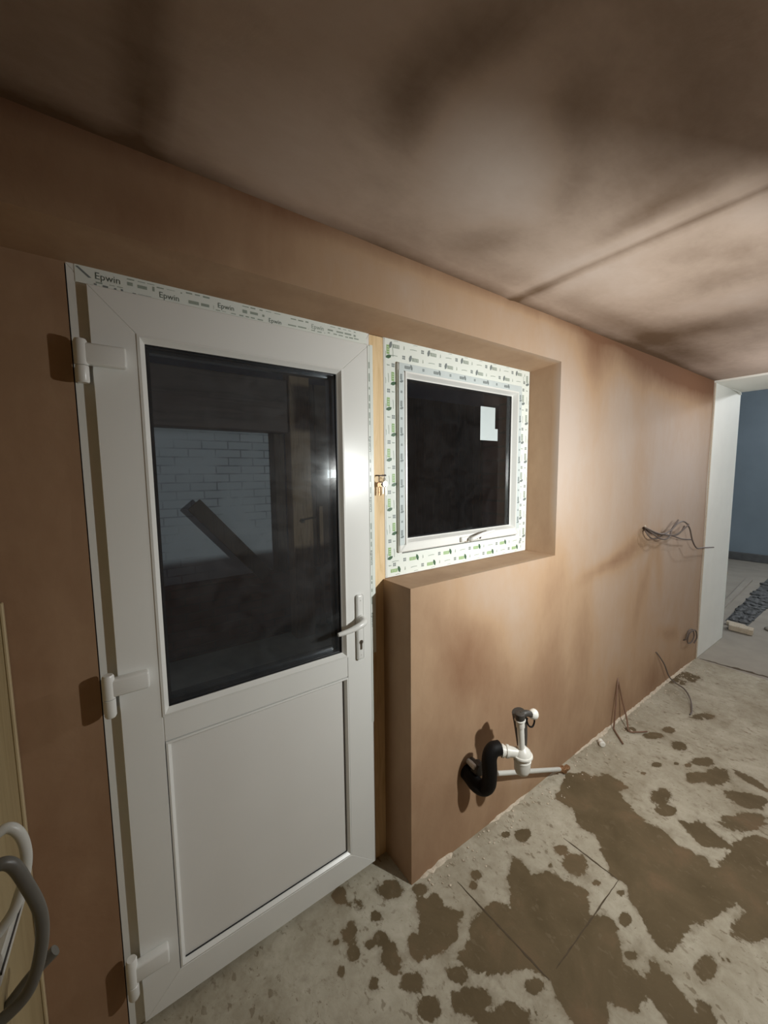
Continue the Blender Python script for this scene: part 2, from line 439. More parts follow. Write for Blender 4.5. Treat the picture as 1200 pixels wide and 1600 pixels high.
# ---------------------------------------------------------------- stain maps (world coordinates; the wall's hold painted shade too)
FLOOR_POLYS = [[(1.923, -0.217), (2.005, -0.259), (2.021, -0.307), (2.106, -0.343), (2.088, -0.443), (2.025, -0.43), (1.941, -0.549), (1.953, -0.639), (1.927, -0.718), (1.949, -0.792), (1.933, -0.824), (1.997, -0.848), (2.159, -0.852), (2.252, -0.895), (2.269, -0.933), (1.781, -1.018), (1.82, -0.967), (1.835, -0.917), (1.717, -0.892), (1.632, -0.854), (1.528, -0.849), (1.457, -0.811), (1.471, -0.768), (1.532, -0.696), (1.582, -0.639), (1.575, -0.603), (1.628, -0.545), (1.697, -0.477), (1.668, -0.416), (1.754, -0.355), (1.723, -0.271), (1.83, -0.253)], [(2.072, -0.673), (2.144, -0.739), (2.115, -0.82), (2.095, -0.853), (2.006, -0.776), (2.032, -0.709)], [(1.322, -0.322), (1.342, -0.359), (1.317, -0.415), (1.38, -0.44), (1.408, -0.521), (1.429, -0.584), (1.37, -0.622), (1.411, -0.677), (1.374, -0.721), (1.317, -0.752), (1.318, -0.813), (1.389, -0.805), (1.39, -0.852), (1.364, -0.926), (1.348, -0.975), (1.255, -0.908), (1.278, -0.846), (1.206, -0.822), (1.17, -0.773), (1.109, -0.801), (1.035, -0.748), (1.056, -0.684), (1.092, -0.642), (1.057, -0.597), (1.007, -0.553), (0.947, -0.517), (0.892, -0.477), (0.886, -0.417), (0.952, -0.413), (0.987, -0.391), (1.037, -0.387), (1.114, -0.4), (1.153, -0.446), (1.216, -0.381)], [(0.896, -0.222), (0.962, -0.243), (0.957, -0.294), (0.992, -0.346), (0.933, -0.392), (0.873, -0.4), (0.814, -0.371), (0.822, -0.319)], [(0.695, -0.271), (0.735, -0.278), (0.735, -0.335), (0.693, -0.345), (0.676, -0.299)], [(0.613, -0.143), (0.657, -0.143), (0.664, -0.18), (0.631, -0.186), (0.616, -0.168)], [(2.448, -0.741), (2.515, -0.798), (2.556, -0.868), (2.457, -0.871), (2.401, -0.815), (2.407, -0.759)], [(2.662, -0.725), (2.677, -0.773), (2.663, -0.833), (2.607, -0.874), (2.602, -0.804), (2.623, -0.751)], [(1.391, -0.928), (1.405, -0.955), (1.358, -0.982), (1.329, -0.961), (1.358, -0.933)]]
FLOOR_SPOTS = [(0.835, -0.131, 17.778, -13.333, -20.0, -26.667, 1.0), (0.667, -0.032, 33.708, -18.258, -22.472, -29.494, 1.0), (0.742, -0.172, 38.889, -25.0, -33.333, -50.0, 0.9), (0.713, -0.239, 35.294, -23.529, -27.451, -37.255, 1.0), (0.67, -0.232, 50.847, -33.898, -42.373, -55.085, 1.0), (0.799, -0.324, 26.68, -22.727, -16.798, -22.727, 1.0), (0.857, -0.464, 23.05, -24.823, -31.915, -42.553, 0.9), (1.445, -0.292, 17.578, -25.391, -19.531, -27.344, 0.9), (1.141, -0.286, 31.25, -36.058, -31.25, -40.865, 0.8), (1.103, -0.308, 37.152, -40.248, -34.056, -46.44, 0.8), (0.723, -0.393, 19.608, -16.198, -19.608, -27.28, 0.7), (0.838, -0.526, 9.774, -10.802, -21.091, -29.321, 0.8), (0.735, -0.468, 18.921, -17.975, -21.76, -29.328, 0.8), (0.9, -0.617, 7.822, -10.292, -19.35, -27.172, 1.0), (1.512, -0.426, 19.268, -32.755, -32.755, -44.316, 0.7), (1.381, -0.245, 30.303, -40.404, -40.404, -57.239, 0.7), (0.698, -0.096, 26.862, -15.873, -23.199, -31.746, 0.6), (0.624, -0.211, 34.328, -20.896, -22.388, -29.851, 0.6), (0.629, -0.33, 42.079, -27.228, -29.703, -39.604, 0.6), (0.559, -0.24, 64.22, -36.697, -36.697, -50.459, 0.6), (0.575, -0.153, 40.323, -24.194, -52.419, -68.548, 0.7), (0.929, -0.196, 22.849, -20.161, -25.538, -36.29, 0.6), (2.535, -0.686, 4.237, -16.949, -11.653, -15.89, 1.0), (2.442, -0.626, 6.806, -23.037, -16.23, -21.99, 1.0), (2.376, -0.467, 13.333, -40.0, -32.381, -45.714, 1.0), (2.608, -0.608, 5.42, -21.138, -18.97, -26.016, 1.0), (2.304, -0.843, 2.565, -12.612, -13.254, -18.17, 0.9), (2.157, -0.559, 7.66, -22.128, -13.191, -17.447, 0.6), (2.083, -0.611, 6.403, -19.79, -20.373, -27.939, 0.7), (1.451, -0.702, 20.69, -48.276, -29.885, -41.379, 1.0), (1.504, -0.499, 8.614, -16.053, -14.096, -19.186, 0.7), (1.508, -0.429, 24.123, -41.667, -28.509, -41.667, 0.7), (1.785, -0.974, 3.968, -20.147, -11.905, -16.484, 1.0), (1.351, -0.763, 23.256, -50.388, -46.512, -65.891, 0.9), (1.494, -0.584, 30.928, -56.701, -51.546, -72.165, 0.8), (1.413, -0.438, 48.78, -73.171, -42.683, -60.976, 0.7), (1.534, -0.652, 30.488, -67.073, -54.878, -79.268, 0.8), (1.025, -0.618, 18.325, -26.178, -26.178, -34.031, 0.7), (2.509, -0.57, 17.606, -59.859, -42.254, -56.338, 0.9), (2.254, -0.452, 25.0, -65.0, -50.0, -70.0, 0.8), (1.584, -0.947, 25.641, -89.744, -102.564, -141.026, 0.7), (2.473, -0.528, 35.398, -97.345, -61.947, -79.646, 0.8), (1.501, -0.914, 7.899, -30.806, -18.957, -26.066, 0.6), (2.626, -0.36, 7.792, -20.779, -20.779, -27.922, 0.9), (2.77, -0.394, 8.523, -24.148, -19.886, -26.989, 0.8), (2.65, -0.482, 8.568, -26.928, -15.912, -21.42, 0.8), (3.546, -0.219, 2.516, -8.234, -6.557, -8.844, 0.5), (3.098, -0.479, 4.111, -15.18, -15.18, -20.873, 0.6), (2.583, -0.255, 11.715, -27.689, -24.494, -33.014, 0.8)]
CEILING_PATCHES = [(0.139, -0.439, 25.607, -0.75, 2.041, 3.225, 0.75), (0.173, -0.302, 42.094, 5.098, 1.301, 9.194, 0.5), (-0.001, -0.281, 7.561, 2.162, 0.962, 6.678, 0.5), (0.585, -0.729, 1.262, -7.273, 14.501, 4.65, 1.2), (0.58, -0.57, 12.277, -10.081, 6.159, 8.803, 1.0), (0.836, -0.766, 9.573, -9.331, 3.235, 10.645, 0.9), (1.025, -0.648, 13.369, -14.496, 2.366, 10.152, 0.6), (1.044, -0.387, 5.638, -8.384, 9.815, 7.515, 0.7), (0.832, -0.588, 2.562, -5.631, 3.475, 1.744, -1.3), (0.413, -0.361, 4.676, -1.193, 0.794, 1.939, -0.35), (1.551, -0.898, 1.294, -17.509, 7.876, 0.857, -0.5), (1.16, -0.793, 1.035, -7.412, 5.505, 0.791, 0.45), (1.479, -0.371, 3.146, -7.739, 8.797, 1.021, -0.4), (1.305, -0.711, 0.911, -6.308, 21.125, -3.704, 0.7), (1.463, -0.33, 2.986, -7.545, 24.479, -1.68, 0.7), (1.958, -0.699, 1.006, -5.488, 7.526, 1.806, 0.7), (2.515, -0.483, 0.859, -3.647, 6.157, 0.912, 0.8), (2.032, -0.304, 0.959, -1.59, 0.593, 15.735, 0.5), (2.813, -0.244, 1.728, -4.542, 1.176, 5.344, 0.8), (1.663, -0.707, 1.921, -10.903, 9.345, 0.248, 0.3), (1.899, -0.597, 0.88, -3.499, 4.796, 1.879, -0.5), (1.495, -0.543, 1.413, -5.017, 4.696, 0.132, -0.4), (2.237, -0.692, 0.796, -4.618, 5.245, 1.424, -0.5), (2.741, -0.269, 1.52, -4.474, 3.147, 4.702, -0.2), (0.513, -0.113, 5.782, -1.039, 0.1, 4.92, -0.3), (1.779, -0.81, 3.62, -22.5, 11.941, 7.406, 0.4), (0.937, -0.939, 0.91, -11.644, 5.192, 2.872, 0.25)]
WALL_DAMP_SHADE = [(1.229, 0.789, 5.366, 0.091, -1.988, -6.501, 1.1), (1.265, 0.931, 4.703, 0.092, -2.566, -10.303, 0.6), (3.069, 1.394, 0.502, 0.073, -0.042, -0.899, -0.9), (2.378, 1.924, 1.398, 0.141, 0.237, -2.8, -0.4), (1.467, 0.565, 3.274, 0.106, -1.923, -5.369, 0.35), (0.293, 2.156, 3.21, -1.036, 0.213, -14.526, 0.35), (0.455, 2.256, 8.235, -2.485, 2.255, -21.811, 0.5), (0.939, 2.243, 2.737, -1.505, -1.39, -20.439, 0.25), (-0.019, 2.196, 4.878, -1.607, -0.287, -11.457, 0.5), (2.988, 2.295, 0.881, -0.607, 0.112, -7.283, 1.5), (3.705, 2.269, 1.182, -0.361, 0.446, -6.368, 1.8), (1.816, 0.744, 6.468, 0.362, -0.703, -2.659, 0.8), (1.855, 1.066, 9.368, 0.56, -0.823, -5.037, 0.5), (0.951, 1.094, 5.005, -0.008, -1.465, -6.861, 0.4), (2.731, 1.724, 6.673, 0.832, 0.066, -2.274, 0.5), (2.144, 2.163, 10.561, 0.906, 0.808, -5.156, 0.6), (2.132, 0.661, 10.23, 0.782, -0.785, -2.969, 0.45), (1.521, 0.356, 2.629, 0.093, -3.285, -7.776, 0.35), (0.173, 2.171, 12.83, -0.753, 4.408, -12.425, 0.3), (0.712, 2.237, 10.563, -0.204, 2.69, -9.088, -0.2), (0.911, 2.195, 17.825, -0.083, 2.49, -9.836, -0.25), (2.161, 1.971, 6.525, 0.559, 0.342, -3.334, 0.35), (2.399, 1.714, 2.353, 0.238, 0.052, -1.797, 0.25), (2.672, 1.094, 2.202, 3.517, 3.42, -12.704, 0.9), (2.351, 1.041, 3.623, 3.891, 3.933, -27.902, 0.8), (2.95, 0.909, 12.559, -4.913, -1.136, -4.6, 0.8), (3.134, 0.947, 15.032, 2.185, -0.787, -5.479, 0.7), (3.143, 0.109, 3.719, -3.576, -2.431, -5.121, 0.7), (2.599, 0.159, 7.98, 0.829, -2.076, -5.794, 0.7), (2.86, 0.687, 3.194, 0.398, -0.806, -3.777, 0.3), (3.393, 0.377, 5.256, 0.824, -5.13, -20.183, 0.7), (1.873, 1.699, 5.559, 0.354, 0.057, -1.96, -0.5), (1.501, 0.917, 2.741, 0.097, -1.291, -5.524, -0.3), (1.104, 0.253, 4.176, 0.035, -3.722, -6.992, 0.3), (2.051, 0.859, 3.575, 0.258, -0.491, -2.301, 0.2), (3.158, 1.521, 1.598, 0.244, -0.044, -2.487, -0.4), (1.295, 2.222, 1.979, -1.065, -0.368, -13.25, -0.4), (1.834, 0.433, 2.566, 0.143, -2.05, -5.722, 0.3)]

def spot_field(P, spots):
    """sum of soft elliptical patches evaluated at the points P (n x 2)"""
    v = np.zeros(len(P))
    for cx, cy, a, b, c, d, amp in spots:
        dx = P[:, 0] - cx; dy = P[:, 1] - cy
        q = (a * dx + b * dy) ** 2 + (c * dx + d * dy) ** 2
        v += amp * np.exp(-q * 0.9)
    return v

def poly_dist(P, poly):
    poly = np.array(poly); n = len(poly); inside = np.zeros(len(P), bool); dist = np.full(len(P), 1e9)
    for i in range(n):
        a = poly[i]; b = poly[(i + 1) % n]; ab = b - a
        t = np.clip(((P - a) @ ab) / (ab @ ab + 1e-12), 0, 1)
        d = np.linalg.norm(P - a - t[:, None] * ab, axis=1); dist = np.minimum(dist, d)
        cond = ((a[1] > P[:, 1]) != (b[1] > P[:, 1]))
        xs = a[0] + (P[:, 1] - a[1]) / (b[1] - a[1] + 1e-12) * ab[0]
        inside ^= cond & (P[:, 0] < xs)
    return np.where(inside, dist, -dist)

def wet_field(P):
    v = np.full(len(P), -0.62)
    for poly in FLOOR_POLYS:
        v = np.maximum(v, np.clip(poly_dist(P, poly) / 0.035, -0.7, 0.75))
    for cx, cy, a, b, c, d, amp in FLOOR_SPOTS:
        dx = P[:, 0] - cx; dy = P[:, 1] - cy
        q = np.sqrt((a * dx + b * dy) ** 2 + (c * dx + d * dy) ** 2)
        v = np.maximum(v, np.clip((1.0 - q) * 1.1, -0.62, 0.6 * amp) - (1 - amp) * 0.35)
    return v

def set_attr(me, name, vals):
    at = me.attributes.new(name, 'FLOAT', 'POINT'); at.data.foreach_set('value', np.asarray(vals, dtype=np.float32))

def grid_into(bm, us, vs, fn, keep=lambda u, v: True, mi=0):
    V = {}
    def gv(i, j):
        if (i, j) not in V: V[(i, j)] = bm.verts.new(fn(us[i], vs[j]))
        return V[(i, j)]
    for i in range(len(us) - 1):
        for j in range(len(vs) - 1):
            if keep((us[i] + us[i+1]) / 2, (vs[j] + vs[j+1]) / 2):
                f = bm.faces.new((gv(i, j), gv(i+1, j), gv(i+1, j+1), gv(i, j+1))); f.material_index = mi

def steps(a, b, s): 
    n = max(1, int(round((b - a) / s))); return [a + (b - a) * i / n for i in range(n + 1)]

# ---------------------------------------------------------------- the room's dimensions
D = 0.1665                 # depth of the reveals
XL, XE, XP2 = -0.168, 4.02, 4.73
PX, RX = 0.9102, 1.8325     # pier left face, window reveal right face
SILL, SOF_O, SOF_I = 1.173, 2.0995, 2.086
CEIL = 2.286
YB = -2.62
OUT = 0.30

# ---- floor
xs = [-0.3] + steps(-0.17, 3.0, 0.011) + steps(3.0, 4.03, 0.03)[1:]
ys = steps(YB - 0.02, -1.25, 0.12)[:-1] + steps(-1.25, -0.16, 0.011) + steps(-0.16, 0.02, 0.02)[1:] + [OUT]
bm = bmesh.new()
grid_into(bm, xs, ys, lambda u, v: (u, v, 0.0))
P = np.array([(v.co.x, v.co.y) for v in bm.verts])
wetv = wet_field(P) + 0.12
Y = P[:, 1]
far_back = Y < -1.25
wetv[far_back] = 0.25 * np.sin(P[far_back, 0] * 5.1) * np.sin(P[far_back, 1] * 4.3) - 0.1
bm.verts.ensure_lookup_table()
# slab underside so the floor has thickness
o = obj('floor', bm, M['floor'], at=(0, 0, 0)); set_attr(o.data, 'wet', wetv)
tag(o, 'dusty board floor with dark wet stains', 'floor', kind='structure')

# board joints: thin open grooves filled with dark dirt
def groove(a, b, w=0.0035, name='trim_joint', lab=None):
    a = Vector(a); b = Vector(b); t = (b - a).normalized(); s = Vector((-t.y, t.x, 0)) * w
    L_ = (b - a).length; n = max(2, int(L_ / 0.02)); rnd = random.Random(hash((round(a.x, 3), round(b.x, 3))) & 0xffff)
    bm = bmesh.new(); prev = None
    for i in range(n + 1):
        c = a + t * (L_ * i / n) + s * rnd.uniform(-0.35, 0.35); ww = rnd.uniform(0.5, 1.1) * min(1, 0.3 + 4 * min(i, n - i) / n)
        p = bm.verts.new((c.x - s.x * ww, c.y - s.y * ww, 0.0008)); q = bm.verts.new((c.x + s.x * ww, c.y + s.y * ww, 0.0008))
        if prev: bm.faces.new((prev[0], p, q, prev[1]))
        prev = (p, q)
    r = bmesh.ops.extrude_face_region(bm, geom=bm.faces[:])
    bmesh.ops.translate(bm, verts=[v for v in r['geom'] if isinstance(v, bmesh.types.BMVert)], vec=(0, 0, -0.004))
    bmesh.ops.recalc_face_normals(bm, faces=bm.faces[:])
    o = obj(name, bm, M['joint']); tag(o, lab, 'floor joint', kind='structure'); return o
M['joint'] = simple('dirt_in_joint', (0.085, 0.06, 0.035), 0.9, var=0.3)
groove((1.062, -0.262, 0), (1.077, -0.64, 0), name='trim_1', lab='dark joint between floor boards running from the wall corner')
groove((1.567, -0.405, 0), (1.572, -0.625, 0), name='trim_2', lab='short dark joint in the pale dusty patch')
groove((1.572, -0.627, 0), (1.12, -0.637, 0), 0.0025, name='trim_3', lab='dark joint crossing between two board joints')
groove((4.045, -0.19, 0), (4.16, -1.30, 0), 0.019, name='trim_4', lab='dark gap across the floor before the open doorway')

# ---- ceiling
bm = bmesh.new()
xs = steps(-0.6, 4.05, 0.03); ys = steps(YB - 0.02, -1.3, 0.1)[:-1] + steps(-1.3, -D, 0.03) + [OUT]
rel = lambda x, y: 0.004 * math.exp(-((x - (1.437 + 0.02 * y)) / 0.02) ** 2)
grid_into(bm, xs, ys, lambda u, v: (u, v, CEIL - rel(u, v)))
P = np.array([(v.co.x, v.co.y) for v in bm.verts])
dv = spot_field(P, CEILING_PATCHES) + 0.10
dv += 0.9 * np.exp(-((P[:, 1] + D) / 0.035) ** 2)                       # darker line in the wall angle
dv += 0.9 * np.exp(-((P[:, 0] - (1.46 + 0.02 * P[:, 1])) / 0.022) ** 2)      # damp taped joint
dv -= 0.25 * np.exp(-((P[:, 0] - (1.40 + 0.02 * P[:, 1])) / 0.03) ** 2)
for fcc in bm.faces: fcc.normal_flip()
o = obj('ceiling', bm, M['plaster_ceiling'], smooth=True, at=(0, 0, 0)); set_attr(o.data, 'damp_shade', dv)
tag(o, 'freshly plastered brown ceiling drying in pale and moist patches', 'ceiling', kind='structure')
bm = bmesh.new(); box(bm, (-0.6, YB - 0.02, CEIL + 0.006), (4.05, OUT, CEIL + 0.12))
o = obj('ceiling_slab', bm, M['far_ceiling'], at=(0, 0, CEIL)); tag(o, 'boarding above the plastered ceiling', 'ceiling', kind='structure')

# ---- wall with the door and window (one continuous plastered wall with its reveals)
bm = bmesh.new()
ux = steps(XL, 0, 0.03) + steps(0, PX, 0.03)[1:] + steps(PX, RX, 0.02)[1:] + steps(RX, XE, 0.03)[1:]
vz = steps(0, SILL, 0.03) + steps(SILL, SOF_O, 0.03)[1:] + steps(SOF_O, CEIL, 0.02)[1:]
bw = 0.004                                                          # tiny wave of hand-trowelled plaster
def wave(x, z): return 0.0018 * math.sin(x * 5 + z * 2) + 0.0012 * math.sin(z * 7 - x * 3)
edge = lambda x, z: min(abs(x - PX), abs(x - RX), abs(z - SILL), abs(z - SOF_O), 0.2) / 0.2
def front(u, v):
    return (u, -D - wave(u, v) * edge(u, v), v)
keep = lambda u, v: v > SOF_O or (u > PX and v < SILL) or u > RX
grid_into(bm, ux, vz, front, keep)
# soffit over the door and window, sill, window reveal, pier side, recessed wall left of the door
sy = steps(0, 1, 0.25)
fy = lambda t: -D + D * t
sx = steps(XL, RX, 0.03)
grid_into(bm, [x for x in ux if x <= RX + 1e-6], sy, lambda u, t: (u, fy(t) + (0.10 * 0), SOF_O + (SOF_I - SOF_O) * t))
grid_into(bm, [x for x in ux if PX - 1e-6 <= x <= RX + 1e-6], sy + [1.5], lambda u, t: (u, fy(t), SILL))
grid_into(bm, sy + [1.5], [z for z in vz if SILL - 1e-6 <= z <= SOF_O + 1e-6], lambda t, v: (RX, fy(t), v))
grid_into(bm, sy + [1.5], [z for z in vz if z <= SILL + 1e-6], lambda t, v: (PX, fy(t), v))
grid_into(bm, steps(XL - 0.1, 0.004, 0.03), [z for z in vz if z <= SOF_O - 0.0], lambda u, v: (u, 0.0, v))
bmesh.ops.remove_doubles(bm, verts=bm.verts, dist=0.0005)
co = np.array([tuple(v.co) for v in bm.verts])
dv = spot_field(co[:, [0, 2]], WALL_DAMP_SHADE)  # damp patches plus a shadow band painted at the top right
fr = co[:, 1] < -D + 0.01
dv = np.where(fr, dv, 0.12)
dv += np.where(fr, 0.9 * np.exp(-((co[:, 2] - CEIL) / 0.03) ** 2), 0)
dv += np.where(fr, 0.25 * np.exp(-(co[:, 2] / 0.12) ** 2), 0)
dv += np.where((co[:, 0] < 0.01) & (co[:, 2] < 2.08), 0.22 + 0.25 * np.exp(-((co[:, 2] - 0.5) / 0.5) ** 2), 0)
o = obj('wall_front', bm, M['plaster_wall'], smooth=True, at=(0, 0, 0)); set_attr(o.data, 'damp_shade', dv)
for f in o.data.polygons: pass
tag(o, 'freshly plastered pinkish brown wall with deep reveals', 'wall', kind='structure')
# masonry core behind the plaster, so the wall is solid from outside too
bm = bmesh.new()
c = 0.006
box(bm, (XL - 0.15, -D + c, SOF_O + c), (XE, OUT, CEIL + 0.1))
box(bm, (PX + c, -D + c, 0), (RX, OUT, SILL - c))
box(bm, (RX + c, -D + c, 0), (XE, OUT, SOF_O + c))
box(bm, (XL - 0.15, c, 0), (-0.002, OUT, SOF_O + c))
o = obj('wall_front_core', bm, M['red_brick'], at=(0, 0, 0)); tag(o, 'brick core of the plastered wall', 'wall', kind='structure')

# ---- other walls of this room
bm = bmesh.new(); box(bm, (XL - 0.15, YB, -0.01), (XL, -0.001, CEIL))
o = obj('wall_left', bm, M['board'], at=(XL, 0, 0)); tag(o, 'unplastered yellowish board wall at the left', 'wall', kind='structure')
bm = bmesh.new(); box(bm, (XL + 0.0, -0.016, 0), (XL + 0.007, -0.0015, 1.30), 0.002)
o = obj('trim_5', bm, M['board_edge'], at=(XL, 0, 0)); tag(o, 'narrow pale timber edge beside the brown plaster', 'trim', kind='structure')

bm = bmesh.new(); box(bm, (XL - 0.15, YB - 0.12, 0), (XE + 0.12, YB, CEIL))
o = obj('wall_back', bm, M['plaster_wall'], at=(0, YB, 0)); set_attr(o.data, 'damp_shade', [0.5] * 8)
tag(o, 'plastered wall behind the photographer', 'wall', kind='structure')

# ---- yard outside the door glass
bm = bmesh.new(); box(bm, (-1.5, OUT + 0.001, -0.12), (6.0, 3.2, -0.03))
o = obj('floor_yard', bm, M['yard'], at=(0, 1, -0.03)); tag(o, 'dim concrete ground outside the door glass', 'ground', kind='structure')
bm = bmesh.new(); box(bm, (-1.5, 2.62, 0.62), (1.55, 2.80, 2.05))
o = obj('wall_yard', bm, M['white_brick'], at=(0, 2.62, 0.62)); tag(o, 'white painted brick wall seen through the door glass', 'wall', kind='structure')
bm = bmesh.new(); box(bm, (-1.5, 2.50, -0.03), (6.0, 2.80, 0.62), 0.01)
o = obj('wall_yard_plinth', bm, M['red_brick'], at=(0, 2.5, 0)); tag(o, 'dark red brick plinth below the white brick wall', 'wall', kind='structure')
bm = bmesh.new()
box(bm, (XE, YB - 0.12, 0), (XE + 0.12, -1.35, CEIL))
o = obj('wall_right', bm, M['plaster_wall'], at=(XE, 0, 0)); set_attr(o.data, 'damp_shade', [0.1] * 8)
tag(o, 'end wall beside the open doorway', 'wall', kind='structure')

# white board lining the way through into the next room
bm = bmesh.new()
box(bm, (XE + 0.0005, -D - 0.006, 0.0), (XP2, -D + 0.05, 2.272), 0.003)
o = obj('trim_6', bm, M['white_wall'], at=(XE, -D, 0)); tag(o, 'tall white lining of the open doorway', 'door lining', kind='structure')
bm = bmesh.new()
box(bm, (XE, -1.35, 2.272), (XP2, -D + 0.05, 2.40), 0.003)
o = obj('trim_7', bm, M['white_wall'], at=(XE, -1, 2.27)); tag(o, 'white lining over the open doorway', 'door lining', kind='structure')
bm = bmesh.new(); box(bm, (XE - 0.003, -D - 0.011, 0), (XE + 0.010, -D - 0.003, 2.27), 0.002)
o = obj('trim_8', bm, M['mortar'], at=(XE, -D, 0)); tag(o, 'pale bead where brown plaster meets the white lining', 'trim', kind='structure')
bm = bmesh.new(); tube(bm, [(XP2 - 0.02, -D - 0.012, 2.25), (XP2 - 0.12, -D - 0.02, 2.262), (XP2 - 0.3, -D - 0.012, 2.268)], [0.004, 0.010, 0.003], 6)
o = obj('trim_9', bm, M['white_wall']); tag(o, 'torn white tape at the top corner of the doorway lining', 'trim', kind='structure')

# pale crust of plaster along the foot of the wall
def crust(x0, x1, name, lab, hh=0.012, seed=1):
    rnd = random.Random(seed); bm = bmesh.new(); n = int((x1 - x0) / 0.018)
    rows = []
    for i in range(n + 1):
        x = x0 + (x1 - x0) * i / n; h = hh * rnd.uniform(0.25, 1.0); w = hh * rnd.uniform(0.4, 1.3)
        e = min(1, 0.2 + 6 * min(i, n - i) / n)
        rows.append([bm.verts.new(q) for q in ((x, -D + 0.002, 0.0), (x, -D + 0.002, h * e), (x, -D - w * 0.6 * e, h * 0.8 * e), (x, -D - w * e - 0.002, -0.001))])
    for a, b in zip(rows, rows[1:]):
        for k in range(3): bm.faces.new((a[k], b[k], b[k+1], a[k+1]))
    bm.faces.new(rows[0]); bm.faces.new(rows[-1][::-1])
    bmesh.ops.recalc_face_normals(bm, faces=bm.faces[:])
    o = obj(name, bm, M['mortar']); tag(o, lab, 'plaster crust', kind='structure')
crust(0.955, 1.13, 'trim_10', 'pale plaster crust at the wall foot by the corner', 0.014, 3)
crust(1.36, 1.66, 'trim_11', 'pale plaster crust at the wall foot below the waste pipe', 0.012, 4)
crust(2.10, 4.02, 'trim_12', 'long pale plaster edge at the wall foot towards the doorway', 0.014, 5)

# ---- the room beyond the opening
bm = bmesh.new(); grid_into(bm, steps(4.03, 9.2, 0.1), steps(-3.0, 1.0, 0.1), lambda u, v: (u, v, 0.0))
o = obj('floor_far', bm, M['far_floor'], at=(4, 0, 0)); tag(o, 'dusty floor of the room beyond the doorway', 'floor', kind='structure')
bm = bmesh.new(); box(bm, (9.1, -3.0, 0.12), (9.22, 1.0, 3.05))
o = obj('wall_far', bm, M['blue_wall'], at=(9.1, 0, 0)); tag(o, 'blue grey end wall of the next room', 'wall', kind='structure')
bm = bmesh.new(); box(bm, (9.07, -3.0, 0.0), (9.22, 1.0, 0.14), 0.01)
o = obj('baseboard_far', bm, M['rubble'], at=(9.1, 0, 0)); tag(o, 'dark strip at the foot of the blue grey wall', 'baseboard', kind='structure')
bm = bmesh.new(); box(bm, (XP2, 0.86, 0), (9.2, 0.98, 3.05)); box(bm, (XP2 - 0.1, -D + 0.05, 0), (XP2, 0.98, 3.05))
box(bm, (XP2 - 0.1, -3.0, 2.40), (XP2, -D + 0.05, 3.05)); box(bm, (XP2 - 0.1, -3.0, 0), (XP2, -1.35, 2.40)); box(bm, (XE, -1.45, 0), (XP2, -1.35, 2.40))
o = obj('wall_far_left', bm, M['blue_wall'], at=(XP2, 0.9, 0)); tag(o, 'side walls of the next room', 'wall', kind='structure')
bm = bmesh.new(); box(bm, (XP2, -3.1, 0), (9.2, -3.0, 3.05))
o = obj('wall_far_right', bm, M['blue_wall'], at=(XP2, -3, 0)); tag(o, 'wall of the next room out of view', 'wall', kind='structure')
bm = bmesh.new(); box(bm, (XP2 - 0.1, -3.1, 3.05), (9.2, 1.0, 3.15))
o = obj('ceiling_far', bm, M['far_ceiling'], at=(XP2, 0, 3.05)); tag(o, 'ceiling of the next room', 'ceiling', kind='structure')

# dark dug channel full of rubble crossing the far floor
rnd = random.Random(11); bm = bmesh.new()
for i in range(260):
    t = rnd.random(); x = 5.35 + 3.4 * t ** 1.3; yc = -0.15 + 0.03 * (x - 5.35); w = 0.07 + 0.02 * (x - 5.35)
    y = yc + rnd.uniform(-w, w); s = rnd.uniform(0.012, 0.045) * (1 + 0.12 * (x - 5.3))
    Mx = Matrix.Translation((x, y, s * 0.2)) @ Matrix.Rotation(rnd.uniform(0, 6), 4, 'Z') @ Matrix.Diagonal((s * rnd.uniform(0.7, 1.5), s * rnd.uniform(0.7, 1.3), s * 0.55, 1))
    bmesh.ops.create_icosphere(bm, subdivisions=1, radius=1, matrix=Mx)
prism(bm, [(5.30, -0.24), (8.9, -0.20), (8.9, 0.12), (7.0, 0.02), (5.30, -0.06)], 'z', -0.004, 0.004)
o = obj('rubble_channel', bm, M['rubble']); tag(o, 'strip of dark wet rubble crossing the next room floor', 'rubble', kind='stuff')
bm = bmesh.new()
prism(bm, [(5.42, 0.03), (7.5, 0.16), (7.5, 0.24), (5.44, 0.08)], 'z', 0.0, 0.03, bev=0.006)
o = obj('floor_batten', bm, M['far_floor']); tag(o, 'long pale batten lying along the rubble strip in the next room', 'batten')
bm = bmesh.new(); prism(bm, [(7.55, 0.75), (7.63, 0.75), (7.78, 0.50), (7.70, 0.50)], 'z', 0.0, 0.018, bev=0.004)
o = obj('cross_batten', bm, M['old_wood']); tag(o, 'thin dark batten lying crosswise on the far floor', 'batten')

root = empty('wood_offcut', (5.0, -0.2, 0)); tag(root, 'short pale wood offcut on the floor at the doorway lining', 'wood offcut')
bm = bmesh.new(); prism(bm, [(5.00, -0.155), (5.10, -0.13), (5.09, -0.325), (4.99, -0.335)], 'z', 0.003, 0.055, bev=0.004)
obj('block', bm, M['pale_wood'], root)
root = empty('split_wood_offcut', (5.2, -0.15, 0)); tag(root, 'flat split offcut lying behind the pale wood offcut', 'wood offcut')
bm = bmesh.new(); prism(bm, [(5.16, -0.10), (5.22, -0.09), (5.20, -0.24), (5.15, -0.26)], 'z', 0.002, 0.035, bev=0.003)
obj('block', bm, M['pale_wood'], root)
bm = bmesh.new(); bmesh.ops.create_icosphere(bm, subdivisions=2, radius=0.05, matrix=Matrix.Translation((5.33, -0.40, 0.012)) @ Matrix.Diagonal((1.3, 0.9, 0.45, 1)))
o = obj('stone', bm, M['far_floor'], smooth=True); tag(o, 'flat greyish stone between the offcuts and the rubble strip', 'stone')

